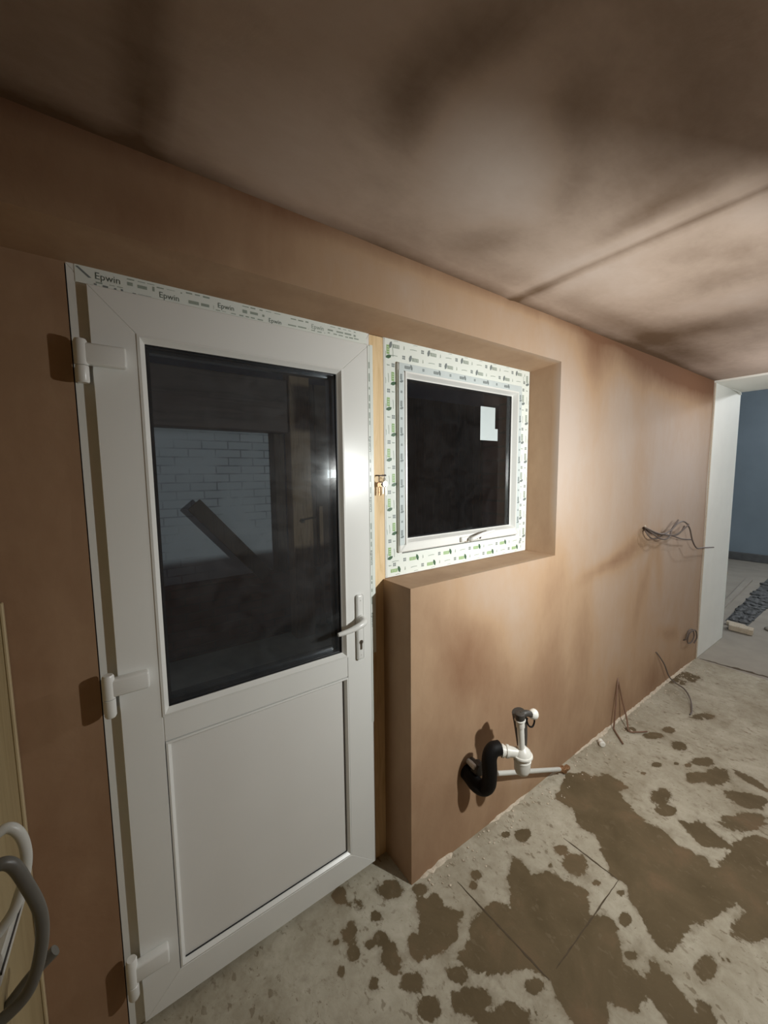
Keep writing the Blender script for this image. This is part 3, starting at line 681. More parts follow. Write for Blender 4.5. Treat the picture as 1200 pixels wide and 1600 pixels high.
# ================================================================ DOOR
door = empty('door_1', (0.43, 0, 0)); tag(door, 'white half-glazed plastic door in a white frame', 'door', kind='structure')
FH, FW = 2.088, 0.857
bm = bmesh.new()
ring_bars(bm, 0.0, FW, -0.03, FH, 0.06, 0.0, 0.07, 0.0015, ws=(0.06, 0.035, 0.06, 0.065))
frame = obj('door_frame', bm, M['upvc'], door)
LX0, LX1, LZ0, LZ1, LY = 0.040, 0.843, 0.020, 2.040, -0.020
leaf = empty('door_leaf', (0.44, 0, 0), door); leaf.location = Vector((0.44, 0, 0.02)) - door.location
bm = bmesh.new()
ring_bars(bm, LX0, LX1, LZ0, LZ1, 0.1, LY, 0.05, 0.0012, ws=(0.096, 0.111, 0.095, 0.099))
g = 0.0004
box(bm, (LX0 + 0.096 + g, LY + 0.0004, 0.838), (LX1 - 0.111 - g, 0.05, 0.916), 0.002)
obj('leaf_frame', bm, M['upvc'], leaf)
GX0, GX1, GZ0, GZ1 = 0.135, 0.733, 0.914, 1.942
bm = bmesh.new(); bead_ring(bm, GX0, GX1, GZ0, GZ1, 0.018, LY - 0.002, -0.008)
obj('glazing_bead', bm, M['upvc'], leaf)
bm = bmesh.new(); ring_bars(bm, GX0 + 0.0175, GX1 - 0.0175, GZ0 + 0.0175, GZ1 - 0.0175, 0.003, -0.0075, 0.0, 0.0, gap=0)
obj('gasket', bm, M['gasket'], leaf)
bm = bmesh.new(); ring_bars(bm, GX0 + 0.005, GX1 - 0.005, GZ0 + 0.005, GZ1 - 0.005, 0.018, 0.0025, 0.022, 0.0, gap=0)
ring_bars(bm, GX0 - 0.01, GX1 + 0.01, GZ0 - 0.01, GZ1 + 0.01, 0.04, 0.0245, 0.05, 0.0, gap=0)
obj('spacer_bar', bm, M['spacer'], leaf)
bm = bmesh.new(); box(bm, (GX0 + 0.01, -0.002, GZ0 + 0.01), (GX1 - 0.01, 0.002, GZ1 - 0.01))
obj('glass_pane', bm, M['glass_door'], leaf)
bm = bmesh.new(); box(bm, (GX0 + 0.01, 0.0225, GZ0 + 0.01), (GX1 - 0.01, 0.0245, GZ1 - 0.01))
obj('glass_pane', bm, M['glass_door'], leaf)
bm = bmesh.new(); bead_ring(bm, 0.138, 0.731, 0.118, 0.836, 0.014, LY - 0.001, -0.010)
obj('panel_bead', bm, M['upvc'], leaf)
bm = bmesh.new(); box(bm, (0.145, -0.0075, 0.125), (0.724, 0.02, 0.83), 0.0)
obj('lower_panel', bm, M['upvc_panel'], leaf)
bm = bmesh.new(); box(bm, (0.7155, -0.012, 0.133), (0.7165, -0.0078, 0.822)); box(bm, (0.153, -0.012, 0.1325), (0.7165, -0.0078, 0.134))
obj('panel_gasket', bm, M['gasket'], leaf)

# hinges
def hinge(zt, zb, zf0, zf1):
    h = empty('hinge', (0, 0, 0), door); h.location = Vector((0.02, -0.03, zb)) - origin_of(door)
    mid = zf0 - 0.004
    bm = bmesh.new(); lathe(bm, (0.020, -0.036, mid + 0.001), (0, 0, 1), [(0, 0.0125), (0.001, 0.0135), (zt - mid - 0.006, 0.0135), (zt - mid - 0.001, 0.011)], 20)
    obj('barrel_top', bm, M['upvc'], h, True)
    bm = bmesh.new(); lathe(bm, (0.020, -0.036, zb), (0, 0, 1), [(0, 0.011), (0.005, 0.0135), (mid - zb - 0.001, 0.0135), (mid - zb, 0.0125)], 20)
    box(bm, (0.008, -0.036, zb + 0.004), (0.033, 0.001, mid - 0.003), 0.002)
    obj('barrel_bottom', bm, M['upvc'], h, True)
    bm = bmesh.new(); box(bm, (0.022, -0.046, zf0), (0.110, LY + 0.001, zf1), 0.006, seg=3)
    obj('flap', bm, M['upvc'], h, True)
hinge(1.905, 1.805, 1.848, 1.898)
hinge(1.080, 0.968, 1.020, 1.066)
hinge(0.262, 0.140, 0.186, 0.236)

# handle
hd = empty('door_handle', (0, 0, 0), door); hd.location = Vector((0.785, LY, 1.03)) - origin_of(door)
bm = bmesh.new(); box(bm, (0.768, LY - 0.011, 0.892), (0.798, LY + 0.001, 1.142), 0.0085, seg=4)
obj('backplate', bm, M['upvc'], hd, True)
bm = bmesh.new()
tube(bm, [(0.784, LY - 0.008, 1.052), (0.783, LY - 0.028, 1.052), (0.776, LY - 0.046, 1.050), (0.750, LY - 0.053, 1.044), (0.715, LY - 0.052, 1.036), (0.680, LY - 0.049, 1.032), (0.668, LY - 0.048, 1.031)], [0.0125, 0.0125, 0.0125, 0.0115, 0.0095, 0.008, 0.0065], 16)
lathe(bm, (0.784, LY - 0.009, 1.052), (0, -1, 0), [(0, 0.0145), (0.008, 0.0142), (0.010, 0.012)], 20)
obj('lever', bm, M['upvc'], hd, True)
bm = bmesh.new()
lathe(bm, (0.784, LY - 0.0108, 0.962), (0, -1, 0), [(0, 0.0082), (0.002, 0.0078)], 18)
box(bm, (0.7795, LY - 0.0128, 0.933), (0.7885, LY - 0.0105, 0.957), 0.0008)
o = obj('lock_cylinder', bm, M['steel'], hd); o['label'] = 'dull metal lock cylinder'
bm = bmesh.new(); box(bm, (0.7832, LY - 0.0135, 0.957), (0.7848, LY - 0.0125, 0.967))
obj('key_slot', bm, M['gasket'], hd)
for z in (1.120, 0.912):
    bm = bmesh.new(); lathe(bm, (0.784, LY - 0.0108, z), (0, -1, 0), [(0, 0.0030), (0.0008, 0.0026)], 12); obj('screw', bm, M['grey_plastic'], hd)

# protective tape with print on the frame
tp = obj('protective_tape', (lambda b: (box(b, (0.020, -0.0012, 2.045), (0.845, 0.0, 2.087)), b)[1])(bmesh.new()), M['film'], door)
tp['label'] = 'greenish white film strip with dark print'
tpr = obj('protective_tape', (lambda b: (box(b, (0.8445, -0.0222, 0.9), (0.8570, -0.0, 2.040)), box(b, (0.836, -0.0216, 0.62), (0.8445, -0.0200, 2.036)), b)[-1])(bmesh.new()), M['film'], door)
tpr['label'] = 'narrow film strip with vertical print'

def text_mesh(body, size, mat, parent, M4, name='lettering', squash=1.0):
    cu = bpy.data.curves.new(name, 'FONT'); cu.body = body; cu.size = size; cu.extrude = 0.0001; cu.resolution_u = 3
    to = bpy.data.objects.new('tmp_text', cu); COL.objects.link(to)
    bpy.context.view_layer.update()
    dg = bpy.context.evaluated_depsgraph_get()
    me = bpy.data.meshes.new_from_object(to.evaluated_get(dg))
    bpy.data.objects.remove(to); bpy.data.curves.remove(cu)
    bm = bmesh.new(); bm.from_mesh(me); bpy.data.meshes.remove(me)
    for f in bm.faces: f.material_index = 0
    bmesh.ops.transform(bm, matrix=M4 @ Matrix.Diagonal((squash, 1, 1, 1)), verts=bm.verts)
    return obj(name, bm, mat, parent)

def on_face(x, z, y, ang=0.0):
    return Matrix.Translation((x, y, z)) @ Matrix.Rotation(math.radians(90), 4, 'X') @ Matrix.Rotation(ang, 4, 'Z')
TY = -0.0016
for x, z, sz, mt in ((0.058, 2.062, 0.023, 'ink_text'), (0.194, 2.052, 0.021, 'ink_text'), (0.340, 2.059, 0.020, 'ink_text'), (0.487, 2.050, 0.018, 'ink_text'), (0.630, 2.060, 0.020, 'ink_faint')):
    text_mesh('Epwin', sz, M[mt], tp, on_face(x, z, TY), squash=0.95)
def blur_marks(bm, x0, x1, z, h, rnd, y=TY, wmin=0.006, wmax=0.03):
    x = x0
    while x < x1:
        w = rnd.uniform(wmin, wmax); box(bm, (x, y, z + rnd.uniform(-0.001, 0.001)), (min(x + w, x1), y + 0.0003, z + h * rnd.uniform(0.7, 1.1))); x += w + rnd.uniform(0.004, 0.014)
rnd = random.Random(3); bm = bmesh.new()
for a, b, z, h in ((0.125, 0.185, 2.064, 0.010), (0.265, 0.330, 2.053, 0.009), (0.41, 0.475, 2.061, 0.008), (0.55, 0.62, 2.054, 0.004), (0.69, 0.80, 2.064, 0.006)):
    blur_marks(bm, a, b, z, h, rnd)
for a, b, z in ((0.060, 0.115, 2.0535), (0.19, 0.25, 2.075), (0.335, 0.39, 2.0505), (0.48, 0.53, 2.079), (0.63, 0.68, 2.053)):
    blur_marks(bm, a, b, z, 0.0022, rnd, wmin=0.01, wmax=0.02)
for a, b_, z, h in ((0.125, 0.19, 2.078, 0.003), (0.26, 0.33, 2.078, 0.004), (0.40, 0.47, 2.050, 0.003), (0.41, 0.47, 2.078, 0.003), (0.56, 0.62, 2.074, 0.004), (0.69, 0.82, 2.055, 0.004), (0.70, 0.80, 2.078, 0.003)):
    blur_marks(bm, a, b_, z, h, rnd, wmin=0.008, wmax=0.02)
obj('small_print', bm, M['ink_faint'], tp)
bm = bmesh.new(); blur_marks(bm, 0.056, 0.115, 2.047, 0.004, rnd, wmin=0.004, wmax=0.012); blur_marks(bm, 0.135, 0.18, 2.047, 0.002, rnd)
prism(bm, [(0.022, 2.082), (0.027, 2.083), (0.052, 2.062), (0.046, 2.061)], 'y', TY, TY + 0.0003)
obj('small_print', bm, M['ink_grey'], tp)
for z in (1.72, 1.50, 1.30, 1.06):
    text_mesh('Epwin', 0.0125, M['ink_text'], tpr, on_face(0.8385, z, -0.0219, math.radians(-90)), squash=1.9)
bm = bmesh.new(); rnd = random.Random(5)
z = 1.98
while z > 0.98:
    h = rnd.uniform(0.008, 0.03)
    if not any(zz - 0.08 < z < zz + 0.03 for zz in (1.72, 1.50, 1.30, 1.06)):
        box(bm, (0.8385 + rnd.uniform(0, 0.001), -0.0219, z - h), (0.8435, -0.0215, z))
    z -= h + rnd.uniform(0.006, 0.02)
obj('small_print', bm, M['ink_faint'], tpr)

# pine packing strip between the door frame and the window, down behind the pier
bm = bmesh.new(); box(bm, (0.8575, 0.001, 0.0), (0.9195, 0.045, 2.0855), 0.001)
o = obj('trim_13', bm, M['pine'], at=(0.887, 0, 0)); tag(o, 'narrow raw pine strip between door frame and window frame', 'timber strip', kind='structure')

# ================================================================ WINDOW
win = empty('window_1', (1.37, 0, SILL)); tag(win, 'small white window still in its printed protective film', 'window', kind='structure')
WX0, WX1, WZ0, WZ1 = 0.9200, 1.8300, 1.1745, 2.0875
bm = bmesh.new(); ring_bars(bm, WX0, WX1, WZ0, WZ1, 0.085, -0.0005, 0.07, 0.0015)
wf = obj('window_frame', bm, M['upvc'], win)
# film on the frame
bm = bmesh.new()
ring_bars(bm, WX0 + 0.006, WX1 - 0.004, WZ0 + 0.004, WZ1 - 0.002, 0.07, -0.0015, -0.0006, 0.0, ws=(0.056, 0.074, 0.084, 0.078))
FY = -0.0019
def mark(bm, c, ux_, uz_, s, kind, flip, tint):
    """one printed mark; c centre (x,z), (ux,uz) reading direction"""
    t = Vector((ux_, uz_)); n = Vector((-uz_, ux_))
    def P2(a, b): q = Vector(c) + t * a * s + n * b * s; return (q.x, q.y)
    if kind == 'logo':
        d = 1 if not flip else -1
        y1 = FY
        prism(bm, [P2(-0.018 * d, -0.006), P2(0.006 * d, -0.006), P2(0.006 * d, 0.004), P2(-0.018 * d, 0.004)], 'y', y1, y1 + 0.0003, 1 if tint else 3)
        prism(bm, [P2(0.008 * d, 0.010), P2(0.014 * d, 0.008), P2(0.018 * d, 0.000), P2(0.016 * d, -0.009), P2(0.010 * d, -0.006), P2(0.007 * d, 0.002)], 'y', y1, y1 + 0.0003, 2 if tint else 4)
        for k in (-0.013, -0.007, -0.001):   # gaps of the green lettering
            prism(bm, [P2(k * d, -0.004), P2(k * d + 0.0012, -0.004), P2(k * d + 0.0012, 0.0025), P2(k * d, 0.0025)], 'y', y1 - 0.0002, y1 + 0.0001, 0)
    elif kind == 'square':
        for a in (-0.0045, 0.0005):
            for b in (-0.0045, 0.0005):
                prism(bm, [P2(a, b), P2(a + 0.004, b), P2(a + 0.004, b + 0.004), P2(a, b + 0.004)], 'y', FY, FY + 0.0003, 4)
    elif kind == 'line':
        prism(bm, [P2(-0.014, -0.0022), P2(-0.002, -0.0008), P2(0.012, -0.001), P2(0.012, 0.0008), P2(-0.002, 0.0012), P2(-0.014, -0.0002)], 'y', FY, FY + 0.0003, 3)
    elif kind == 'tick':
        prism(bm, [P2(-0.002, -0.006), P2(0.002, -0.004), P2(0.001, 0.005), P2(-0.001, 0.005)], 'y', FY, FY + 0.0003, 3)
def film_bar(bm, p0, p1, nrm, flip, tint, start=0.03, rows=(0.022, 0.058)):
    p0 = Vector(p0); p1 = Vector(p1); t = (p1 - p0).normalized(); L_ = (p1 - p0).length; nn = Vector(nrm)
    s = start; k = 0
    while s < L_ - 0.03:
        a, b = rows if k % 2 == 0 else rows[::-1]
        c = p0 + t * s + nn * a; mark(bm, c, t.x, t.y, 1.38, 'logo', flip, tint)
        c = p0 + t * s + nn * b; mark(bm, c, t.x, t.y, 1.3, 'line', flip, tint)
        if s + 0.046 < L_ - 0.02:
            c = p0 + t * (s + 0.046) + nn * b; mark(bm, c, t.x, t.y, 1.5, 'square', flip, tint)
            c = p0 + t * (s + 0.048) + nn * a; mark(bm, c, t.x, t.y, 1.3, 'tick', flip, tint)
        mark(bm, p0 + t * (s + 0.01) + nn * 0.004, t.x, t.y, 0.8, 'line', flip, tint)
        s += 0.096; k += 1
film_bar(bm, (WX0 + 0.02, WZ0 + 0.004), (WX1 - 0.02, WZ0 + 0.004), (0, 1), False, True)
film_bar(bm, (WX0 + 0.02, WZ1 - 0.002), (WX1 - 0.02, WZ1 - 0.002), (0, -1), True, False)
film_bar(bm, (WX0 + 0.006, WZ1 - 0.02), (WX0 + 0.006, WZ0 + 0.02), (1, 0), False, True, rows=(0.016, 0.038))
film_bar(bm, (WX1 - 0.004, WZ1 - 0.02), (WX1 - 0.004, WZ0 + 0.02), (-1, 0), False, False, rows=(0.018, 0.048))
o = obj('printed_film', bm, [M['film'], M['ink_green'], M['ink_dark'], M['ink_faint'], M['ink_grey']], win)
o['label'] = 'protective film printed with green leaves'

SX0, SX1, SZ0, SZ1, SY = 0.978, 1.7485, 1.270, 2.004, -0.016
sash = empty('sash', (0, 0, 0), win); sash.location = Vector((1.36, 0, SZ0)) - win.location
bm = bmesh.new(); ring_bars(bm, SX0, SX1, SZ0, SZ1, 0.034, SY, 0.05, 0.004)
obj('sash_frame', bm, M['upvc'], sash)
bm = bmesh.new(); bead_ring(bm, SX0 + 0.031, SX1 - 0.031, SZ0 + 0.031, SZ1 - 0.031, 0.020, SY - 0.004, 0.006)
obj('glazing_bead', bm, M['upvc'], sash)
bm = bmesh.new()
box(bm, (SX0 + 0.004, SY - 0.0008, SZ1 - 0.030), (SX1 - 0.004, SY - 0.0001, SZ1 - 0.002))
box(bm, (SX0 + 0.002, SY - 0.0008, SZ0 + 0.03), (SX0 + 0.026, SY - 0.0001, SZ1 - 0.030)); box(bm, (SX1 - 0.026, SY - 0.0008, SZ0 + 0.03), (SX1 - 0.002, SY - 0.0001, SZ1 - 0.030))
FY_keep = FY; FY = SY - 0.0012
x = SX0 + 0.05; k = 0
while x < SX1 - 0.05:
    mark(bm, (x, SZ1 - 0.015), 1, 0, 1.1, 'logo' if k % 2 == 0 else 'square', False, False); x += 0.075; k += 1
for xc in (SX0 + 0.014, SX1 - 0.013):
    z = SZ1 - 0.06; k = 0
    while z > SZ0 + 0.06:
        mark(bm, (xc, z), 0, -1, 0.9, 'logo' if k % 2 == 0 else 'square', False, False); z -= 0.05; k += 1
FY = FY_keep
o = obj('printed_film', bm, [M['film_grey'], M['ink_green'], M['ink_dark'], M['ink_grey'], M['ink_grey']], sash); o['label'] = 'greyish crumpled film on the sash'
bm = bmesh.new(); ring_bars(bm, SX0 + 0.050, SX1 - 0.050, SZ0 + 0.050, SZ1 - 0.050, 0.003, 0.007, 0.011, 0.0, gap=0)
obj('gasket', bm, M['gasket'], sash)
bm = bmesh.new(); box(bm, (SX0 + 0.045, 0.011, SZ0 + 0.045), (SX1 - 0.045, 0.014, SZ1 - 0.045))
obj('glass_pane', bm, M['glass_window'], sash)
bm = bmesh.new(); ring_bars(bm, SX0 + 0.038, SX1 - 0.038, SZ0 + 0.038, SZ1 - 0.038, 0.016, 0.0145, 0.034, 0.0, gap=0)
obj('spacer_bar', bm, M['spacer'], sash)
bm = bmesh.new(); prism(bm, [(1.476, 1.734), (1.600, 1.734), (1.600, 1.790), (1.580, 1.790), (1.580, 1.888), (1.476, 1.888)], 'y', 0.0103, 0.0109)
o = obj('glass_sticker', bm, M['sticker'], sash); o['label'] = 'pale stepped paper label on the glass'
bm = bmesh.new(); box(bm, (1.318, SY - 0.014, 1.277), (1.450, SY, 1.299), 0.005, seg=3)
tube(bm, [(1.372, SY - 0.010, 1.286), (1.360, SY - 0.030, 1.287), (1.375, SY - 0.040, 1.296), (1.43, SY - 0.042, 1.309), (1.50, SY - 0.040, 1.316)], [0.010, 0.010, 0.009, 0.008, 0.006], 12)
obj('window_handle', bm, M['upvc'], sash, True)
bm = bmesh.new(); lathe(bm, (1.437, SY - 0.0135, 1.288), (0, -1, 0), [(0, 0.0075), (0.002, 0.007), (0.0021, 0.0035), (0.0005, 0.0030)], 16)
prism(bm, [(1.418, 1.281), (1.4215, 1.281), (1.4225, 1.294), (1.419, 1.294)], 'y', SY - 0.0145, SY - 0.0135)
o = obj('window_lock', bm, M['nail'], sash); o['label'] = 'small dark lock on the window handle'

# keys on a nail beside the window
kb = empty('key_bunch', (0.898, -0.01, 1.50)); tag(kb, 'bunch of small keys hanging from a bent nail on the pine strip', 'keys')
bm = bmesh.new(); tube(bm, [(0.8835, 0.006, 1.577), (0.8835, -0.010, 1.577), (0.888, -0.016, 1.576), (0.915, -0.015, 1.577), (0.917, -0.006, 1.577)], 0.0022, 8)
lathe(bm, (0.917, -0.006, 1.577), (0, -1, 0), [(0, 0.004), (0.002, 0.004)], 10)
obj('nail', bm, M['nail'], kb, True)
def ring_pts(c, r, ax1, ax2, n=20): return [Vector(c) + Vector(ax1) * r * math.cos(2*math.pi*i/n) + Vector(ax2) * r * math.sin(2*math.pi*i/n) for i in range(n + 1)]
bm = bmesh.new(); tube(bm, ring_pts((0.893, -0.016, 1.563), 0.013, (1, 0.1, 0), (0, 0.1, 1)), 0.0011, 6, smooth_n=0)
tube(bm, ring_pts((0.909, -0.016, 1.560), 0.008, (0.8, 0.6, 0), (0, 0, 1)), 0.0011, 6, smooth_n=0)
obj('key_ring', bm, M['steel'], kb, True)
def key(x, y, z, L_, tilt, head, mt):
    bm = bmesh.new()
    lathe(bm, (x, y, z - head), (0, -1, 0), [(0, head), (0.002, head)], 14)
    box(bm, (x - 0.0028, y - 0.002, z - head - L_), (x + 0.0028, y, z - head * 1.6), 0.0003)
    for i in range(4): box(bm, (x + 0.0024, y - 0.002, z - head - L_ + 0.004 + i * 0.006), (x + 0.0024 + 0.0014 * (1 + i % 2), y, z - head - L_ + 0.007 + i * 0.006))
    bmesh.ops.rotate(bm, cent=(x, y, z), matrix=Matrix.Rotation(tilt, 3, 'Y'), verts=bm.verts)
    obj('key', bm, mt, kb)
key(0.886, -0.014, 1.552, 0.040, 0.03, 0.010, M['brass'])
key(0.908, -0.019, 1.556, 0.042, -0.06, 0.012, M['steel'])
key(0.903, -0.014, 1.553, 0.036, 0.04, 0.010, M['steel'])

# ================================================================ WASTE TRAP
wt = empty('waste_trap', (1.25, -0.17, 0.35)); tag(wt, 'white plastic appliance waste trap with black rubber bend sticking out of the wall', 'waste trap')
bm = bmesh.new()
tube(bm, [(1.262, -0.293, 0.488), (1.234, -0.284, 0.486), (1.218, -0.280, 0.455), (1.222, -0.280, 0.39), (1.226, -0.272, 0.335), (1.222, -0.250, 0.305), (1.208, -0.225, 0.310), (1.205, -0.190, 0.325), (1.205, -0.150, 0.335)],
     [0.028, 0.029, 0.030, 0.029, 0.030, 0.031, 0.030, 0.027], 18)
obj('rubber_bend', bm, M['black'], wt, True)['label'] = 'black rubber bend'
bm = bmesh.new()
ax = Vector((-0.075, 0.057, 0.010)).normalized()
lathe(bm, (1.318, -0.338, 0.470), ax, [(0, 0.020), (0.035, 0.021), (0.036, 0.025), (0.046, 0.025), (0.047, 0.021), (0.055, 0.021), (0.056, 0.025), (0.064, 0.025), (0.065, 0.020), (0.075, 0.0215)], 24)
obj('outlet_pipe', bm, M['white_plastic'], wt, True)
bm = bmesh.new()
lathe(bm, (1.334, -0.35, 0.375), (0, 0, 1), [(0, 0.004), (0.002, 0.014), (0.010, 0.025), (0.025, 0.031), (0.060, 0.0325), (0.061, 0.034), (0.066, 0.034), (0.067, 0.0325), (0.082, 0.0325), (0.083, 0.040), (0.089, 0.039), (0.091, 0.034), (0.104, 0.030), (0.112, 0.021), (0.121, 0.0125)], 28)
obj('bottle', bm, M['white_plastic'], wt, True)
bm = bmesh.new()
lathe(bm, (1.327, -0.35, 0.492), (-0.012, 0, 0.105), [(0, 0.0125), (0.092, 0.0135), (0.094, 0.016), (0.100, 0.0165), (0.122, 0.0165), (0.124, 0.021), (0.1275, 0.021), (0.128, 0.0)], 22)
obj('standpipe', bm, M['white_plastic'], wt, True)
bm = bmesh.new()
lathe(bm, (1.312, -0.35, 0.620), (-0.06, 0, 1), [(0, 0.017), (0.004, 0.019), (0.024, 0.019), (0.026, 0.016)], 18)
tube(bm, [(1.318, -0.35, 0.634), (1.340, -0.357, 0.637), (1.366, -0.365, 0.626)], [0.014, 0.013, 0.011], 12)
obj('dark_cap', bm, M['darkgrey'], wt, True)
bm = bmesh.new()
lathe(bm, (1.360, -0.364, 0.628), (0.045, -0.008, -0.010), [(0, 0.013), (0.006, 0.018), (0.020, 0.021), (0.026, 0.018), (0.032, 0.009), (0.042, 0.002)], 16)
obj('blanking_plug', bm, M['white_plastic'], wt, True)
bm = bmesh.new(); tube(bm, [(1.345, -0.36, 0.615), (1.350, -0.355, 0.600), (1.362, -0.357, 0.575), (1.378, -0.362, 0.568), (1.388, -0.364, 0.585), (1.384, -0.364, 0.605)], 0.0035, 8)
obj('plug_strap', bm, M['black'], wt, True)
bm = bmesh.new()
tube(bm, [(1.338, -0.325, 0.624), (1.346, -0.325, 0.60), (1.356, -0.327, 0.53), (1.360, -0.330, 0.46)], [0.027, 0.028, 0.024, 0.018], 14)
obj('rear_hose', bm, M['darkgrey'], wt, True)['label'] = 'dark hose behind the standpipe'
bm = bmesh.new()
lathe(bm, (1.235, -0.225, 0.358), (0.02, 1, 0.0), [(0, 0.026), (0.006, 0.030), (0.030, 0.030), (0.034, 0.022), (0.062, 0.022)], 10)
obj('wall_nut', bm, M['darkgrey'], wt)
bm = bmesh.new()
lathe(bm, (1.215, -0.215, 0.372), (0.02, 1, 0.1), [(0, 0.008), (0.004, 0.012), (0.02, 0.012), (0.046, 0.010)], 10)
obj('tape_wrap', bm, M['foil'], wt)
bm = bmesh.new(); box(bm, (1.225, -0.262, 0.338), (1.255, -0.245, 0.352), 0.003); obj('hose_clip', bm, M['foil'], wt)

sp = empty('supply_pipe', (1.6, -0.2, 0.02)); tag(sp, 'pale grey pipe sloping along the wall foot from the waste trap to the floor', 'pipe')
bm = bmesh.new(); tube(bm, [(1.262, -0.172, 0.321), (1.30, -0.205, 0.303), (1.374, -0.212, 0.270), (1.60, -0.208, 0.168), (1.885, -0.205, 0.040)], 0.0105, 14)
obj('pipe', bm, M['grey_plastic'], sp, True)
bm = bmesh.new()
d_ = Vector((0.285, 0.0, -0.128)).normalized()
lathe(bm, (1.875, -0.205, 0.045), d_, [(0, 0.011), (0.002, 0.013), (0.012, 0.013), (0.014, 0.009), (0.030, 0.009), (0.032, 0.014), (0.045, 0.014), (0.047, 0.008), (0.075, 0.009)], 8)
box(bm, (1.905, -0.222, 0.010), (1.925, -0.190, 0.040), 0.004); box(bm, (1.940, -0.215, 0.004), (1.968, -0.190, 0.024), 0.004)
obj('brass_valve', bm, M['brass'], sp)['label'] = 'tarnished brass end fitting'

# ================================================================ CABLES AND SMALL THINGS
def cable(name, label, cat, strands, r, mat, group=None, hole=None):
    root = empty(name, strands[0][0]); tag(root, label, cat, group)
    for s in strands:
        bm = bmesh.new(); tube(bm, s, r, 8); obj('strand', bm, mat, root, True)
    if hole:
        bm = bmesh.new(); lathe(bm, hole, (0, -1, 0), [(0, 0.016), (0.003, 0.013)], 12); obj('sleeve', bm, M['mortar'], root)
W0 = (2.872, -0.160, 1.222)
cable('electric_cables', 'tangled bunch of dark cable tails sticking out halfway up the brown wall', 'electric cables', [
    [W0, (2.80, -0.20, 1.225), (2.93, -0.235, 1.180), (3.05, -0.245, 1.19), (3.20, -0.245, 1.232), (3.33, -0.24, 1.225), (3.43, -0.24, 1.17), (3.50, -0.24, 1.08), (3.60, -0.24, 1.01), (3.74, -0.24, 0.994), (4.00, -0.24, 0.966)],
    [W0, (2.82, -0.20, 1.215), (2.90, -0.215, 1.185), (3.08, -0.22, 1.155), (3.25, -0.22, 1.140), (3.33, -0.22, 1.155), (3.39, -0.22, 1.19)],
    [W0, (2.80, -0.20, 1.20), (2.84, -0.215, 1.160), (2.93, -0.22, 1.150), (3.03, -0.22, 1.165), (3.18, -0.22, 1.140), (3.36, -0.22, 1.10), (3.55, -0.22, 1.075)],
    [W0, (2.84, -0.21, 1.200), (2.92, -0.24, 1.150), (3.02, -0.25, 1.150), (3.10, -0.24, 1.20), (3.20, -0.24, 1.25)],
    [W0, (2.86, -0.20, 1.190), (2.95, -0.23, 1.175), (3.10, -0.26, 1.160), (3.26, -0.27, 1.20), (3.30, -0.27, 1.215)]], 0.0048, M['cable'], hole=(2.872, -0.164, 1.222))
cable('cable_tail', 'forked pair of stiff cable tails dropping to the floor, nearer of the low ones', 'cable', [
    [(2.588, -0.158, 0.290), (2.575, -0.172, 0.285), (2.535, -0.185, 0.18), (2.50, -0.196, 0.05), (2.495, -0.198, 0.010), (2.45, -0.24, 0.008), (2.40, -0.29, 0.007)],
    [(2.588, -0.158, 0.288), (2.585, -0.172, 0.27), (2.60, -0.192, 0.16), (2.585, -0.23, 0.06), (2.545, -0.262, 0.012), (2.575, -0.295, 0.010), (2.625, -0.330, 0.012)]], 0.0045, M['copper'])
cable('curled_cable_tail', 'single cable tail curling out from the wall foot near the doorway', 'cable', [
    [(3.180, -0.158, 0.292), (3.18, -0.172, 0.285), (3.24, -0.198, 0.200), (3.31, -0.21, 0.09), (3.34, -0.24, 0.045), (3.30, -0.31, 0.040), (3.20, -0.375, 0.030), (3.09, -0.415, 0.008), (3.04, -0.42, 0.006)]], 0.0045, M['cable'])
cable('coiled_cable_tail', 'small tight coil of cable on the wall beside the white doorway lining', 'cable', [
    [(3.71, -0.158, 0.24), (3.70, -0.185, 0.26), (3.735, -0.19, 0.32), (3.82, -0.192, 0.31), (3.86, -0.192, 0.24), (3.80, -0.19, 0.205), (3.73, -0.188, 0.23), (3.74, -0.195, 0.30), (3.85, -0.2, 0.30), (3.92, -0.195, 0.22), (3.88, -0.19, 0.18)]], 0.0048, M['cable'])

fc = empty('plastic_plug', (2.295, -0.222, 0)); tag(fc, 'small white double-ended plastic plug lying at the wall foot', 'plastic plug')
bm = bmesh.new(); lathe(bm, (2.315, -0.200, 0.014), (-0.05, -0.05, 0.0), [(0, 0.009), (0.003, 0.014), (0.016, 0.014), (0.020, 0.009), (0.028, 0.009)], 16); obj('narrow_end', bm, M['white_plastic'], fc, True)
bm = bmesh.new(); lathe(bm, (2.298, -0.217, 0.016), (-0.05, -0.05, 0.0), [(0, 0.010), (0.003, 0.016), (0.016, 0.017), (0.022, 0.012)], 16); obj('wide_end', bm, M['white_plastic'], fc, True)

# crumbs of plaster and grit near the wall foot
rnd = random.Random(21); bm = bmesh.new()
for i in range(300):
    x = rnd.uniform(0.95, 3.9); y = -D - 0.01 - abs(rnd.gauss(0, 0.06)); s = rnd.uniform(0.0012, 0.0045)
    bmesh.ops.create_icosphere(bm, subdivisions=1, radius=s, matrix=Matrix.Translation((x, y, s * 0.5)) @ Matrix.Diagonal((rnd.uniform(0.8, 1.8), rnd.uniform(0.8, 1.6), 0.7, 1)))
o = obj('plaster_crumbs', bm, M['mortar']); tag(o, 'scattered plaster crumbs along the wall foot', 'crumbs', kind='stuff')

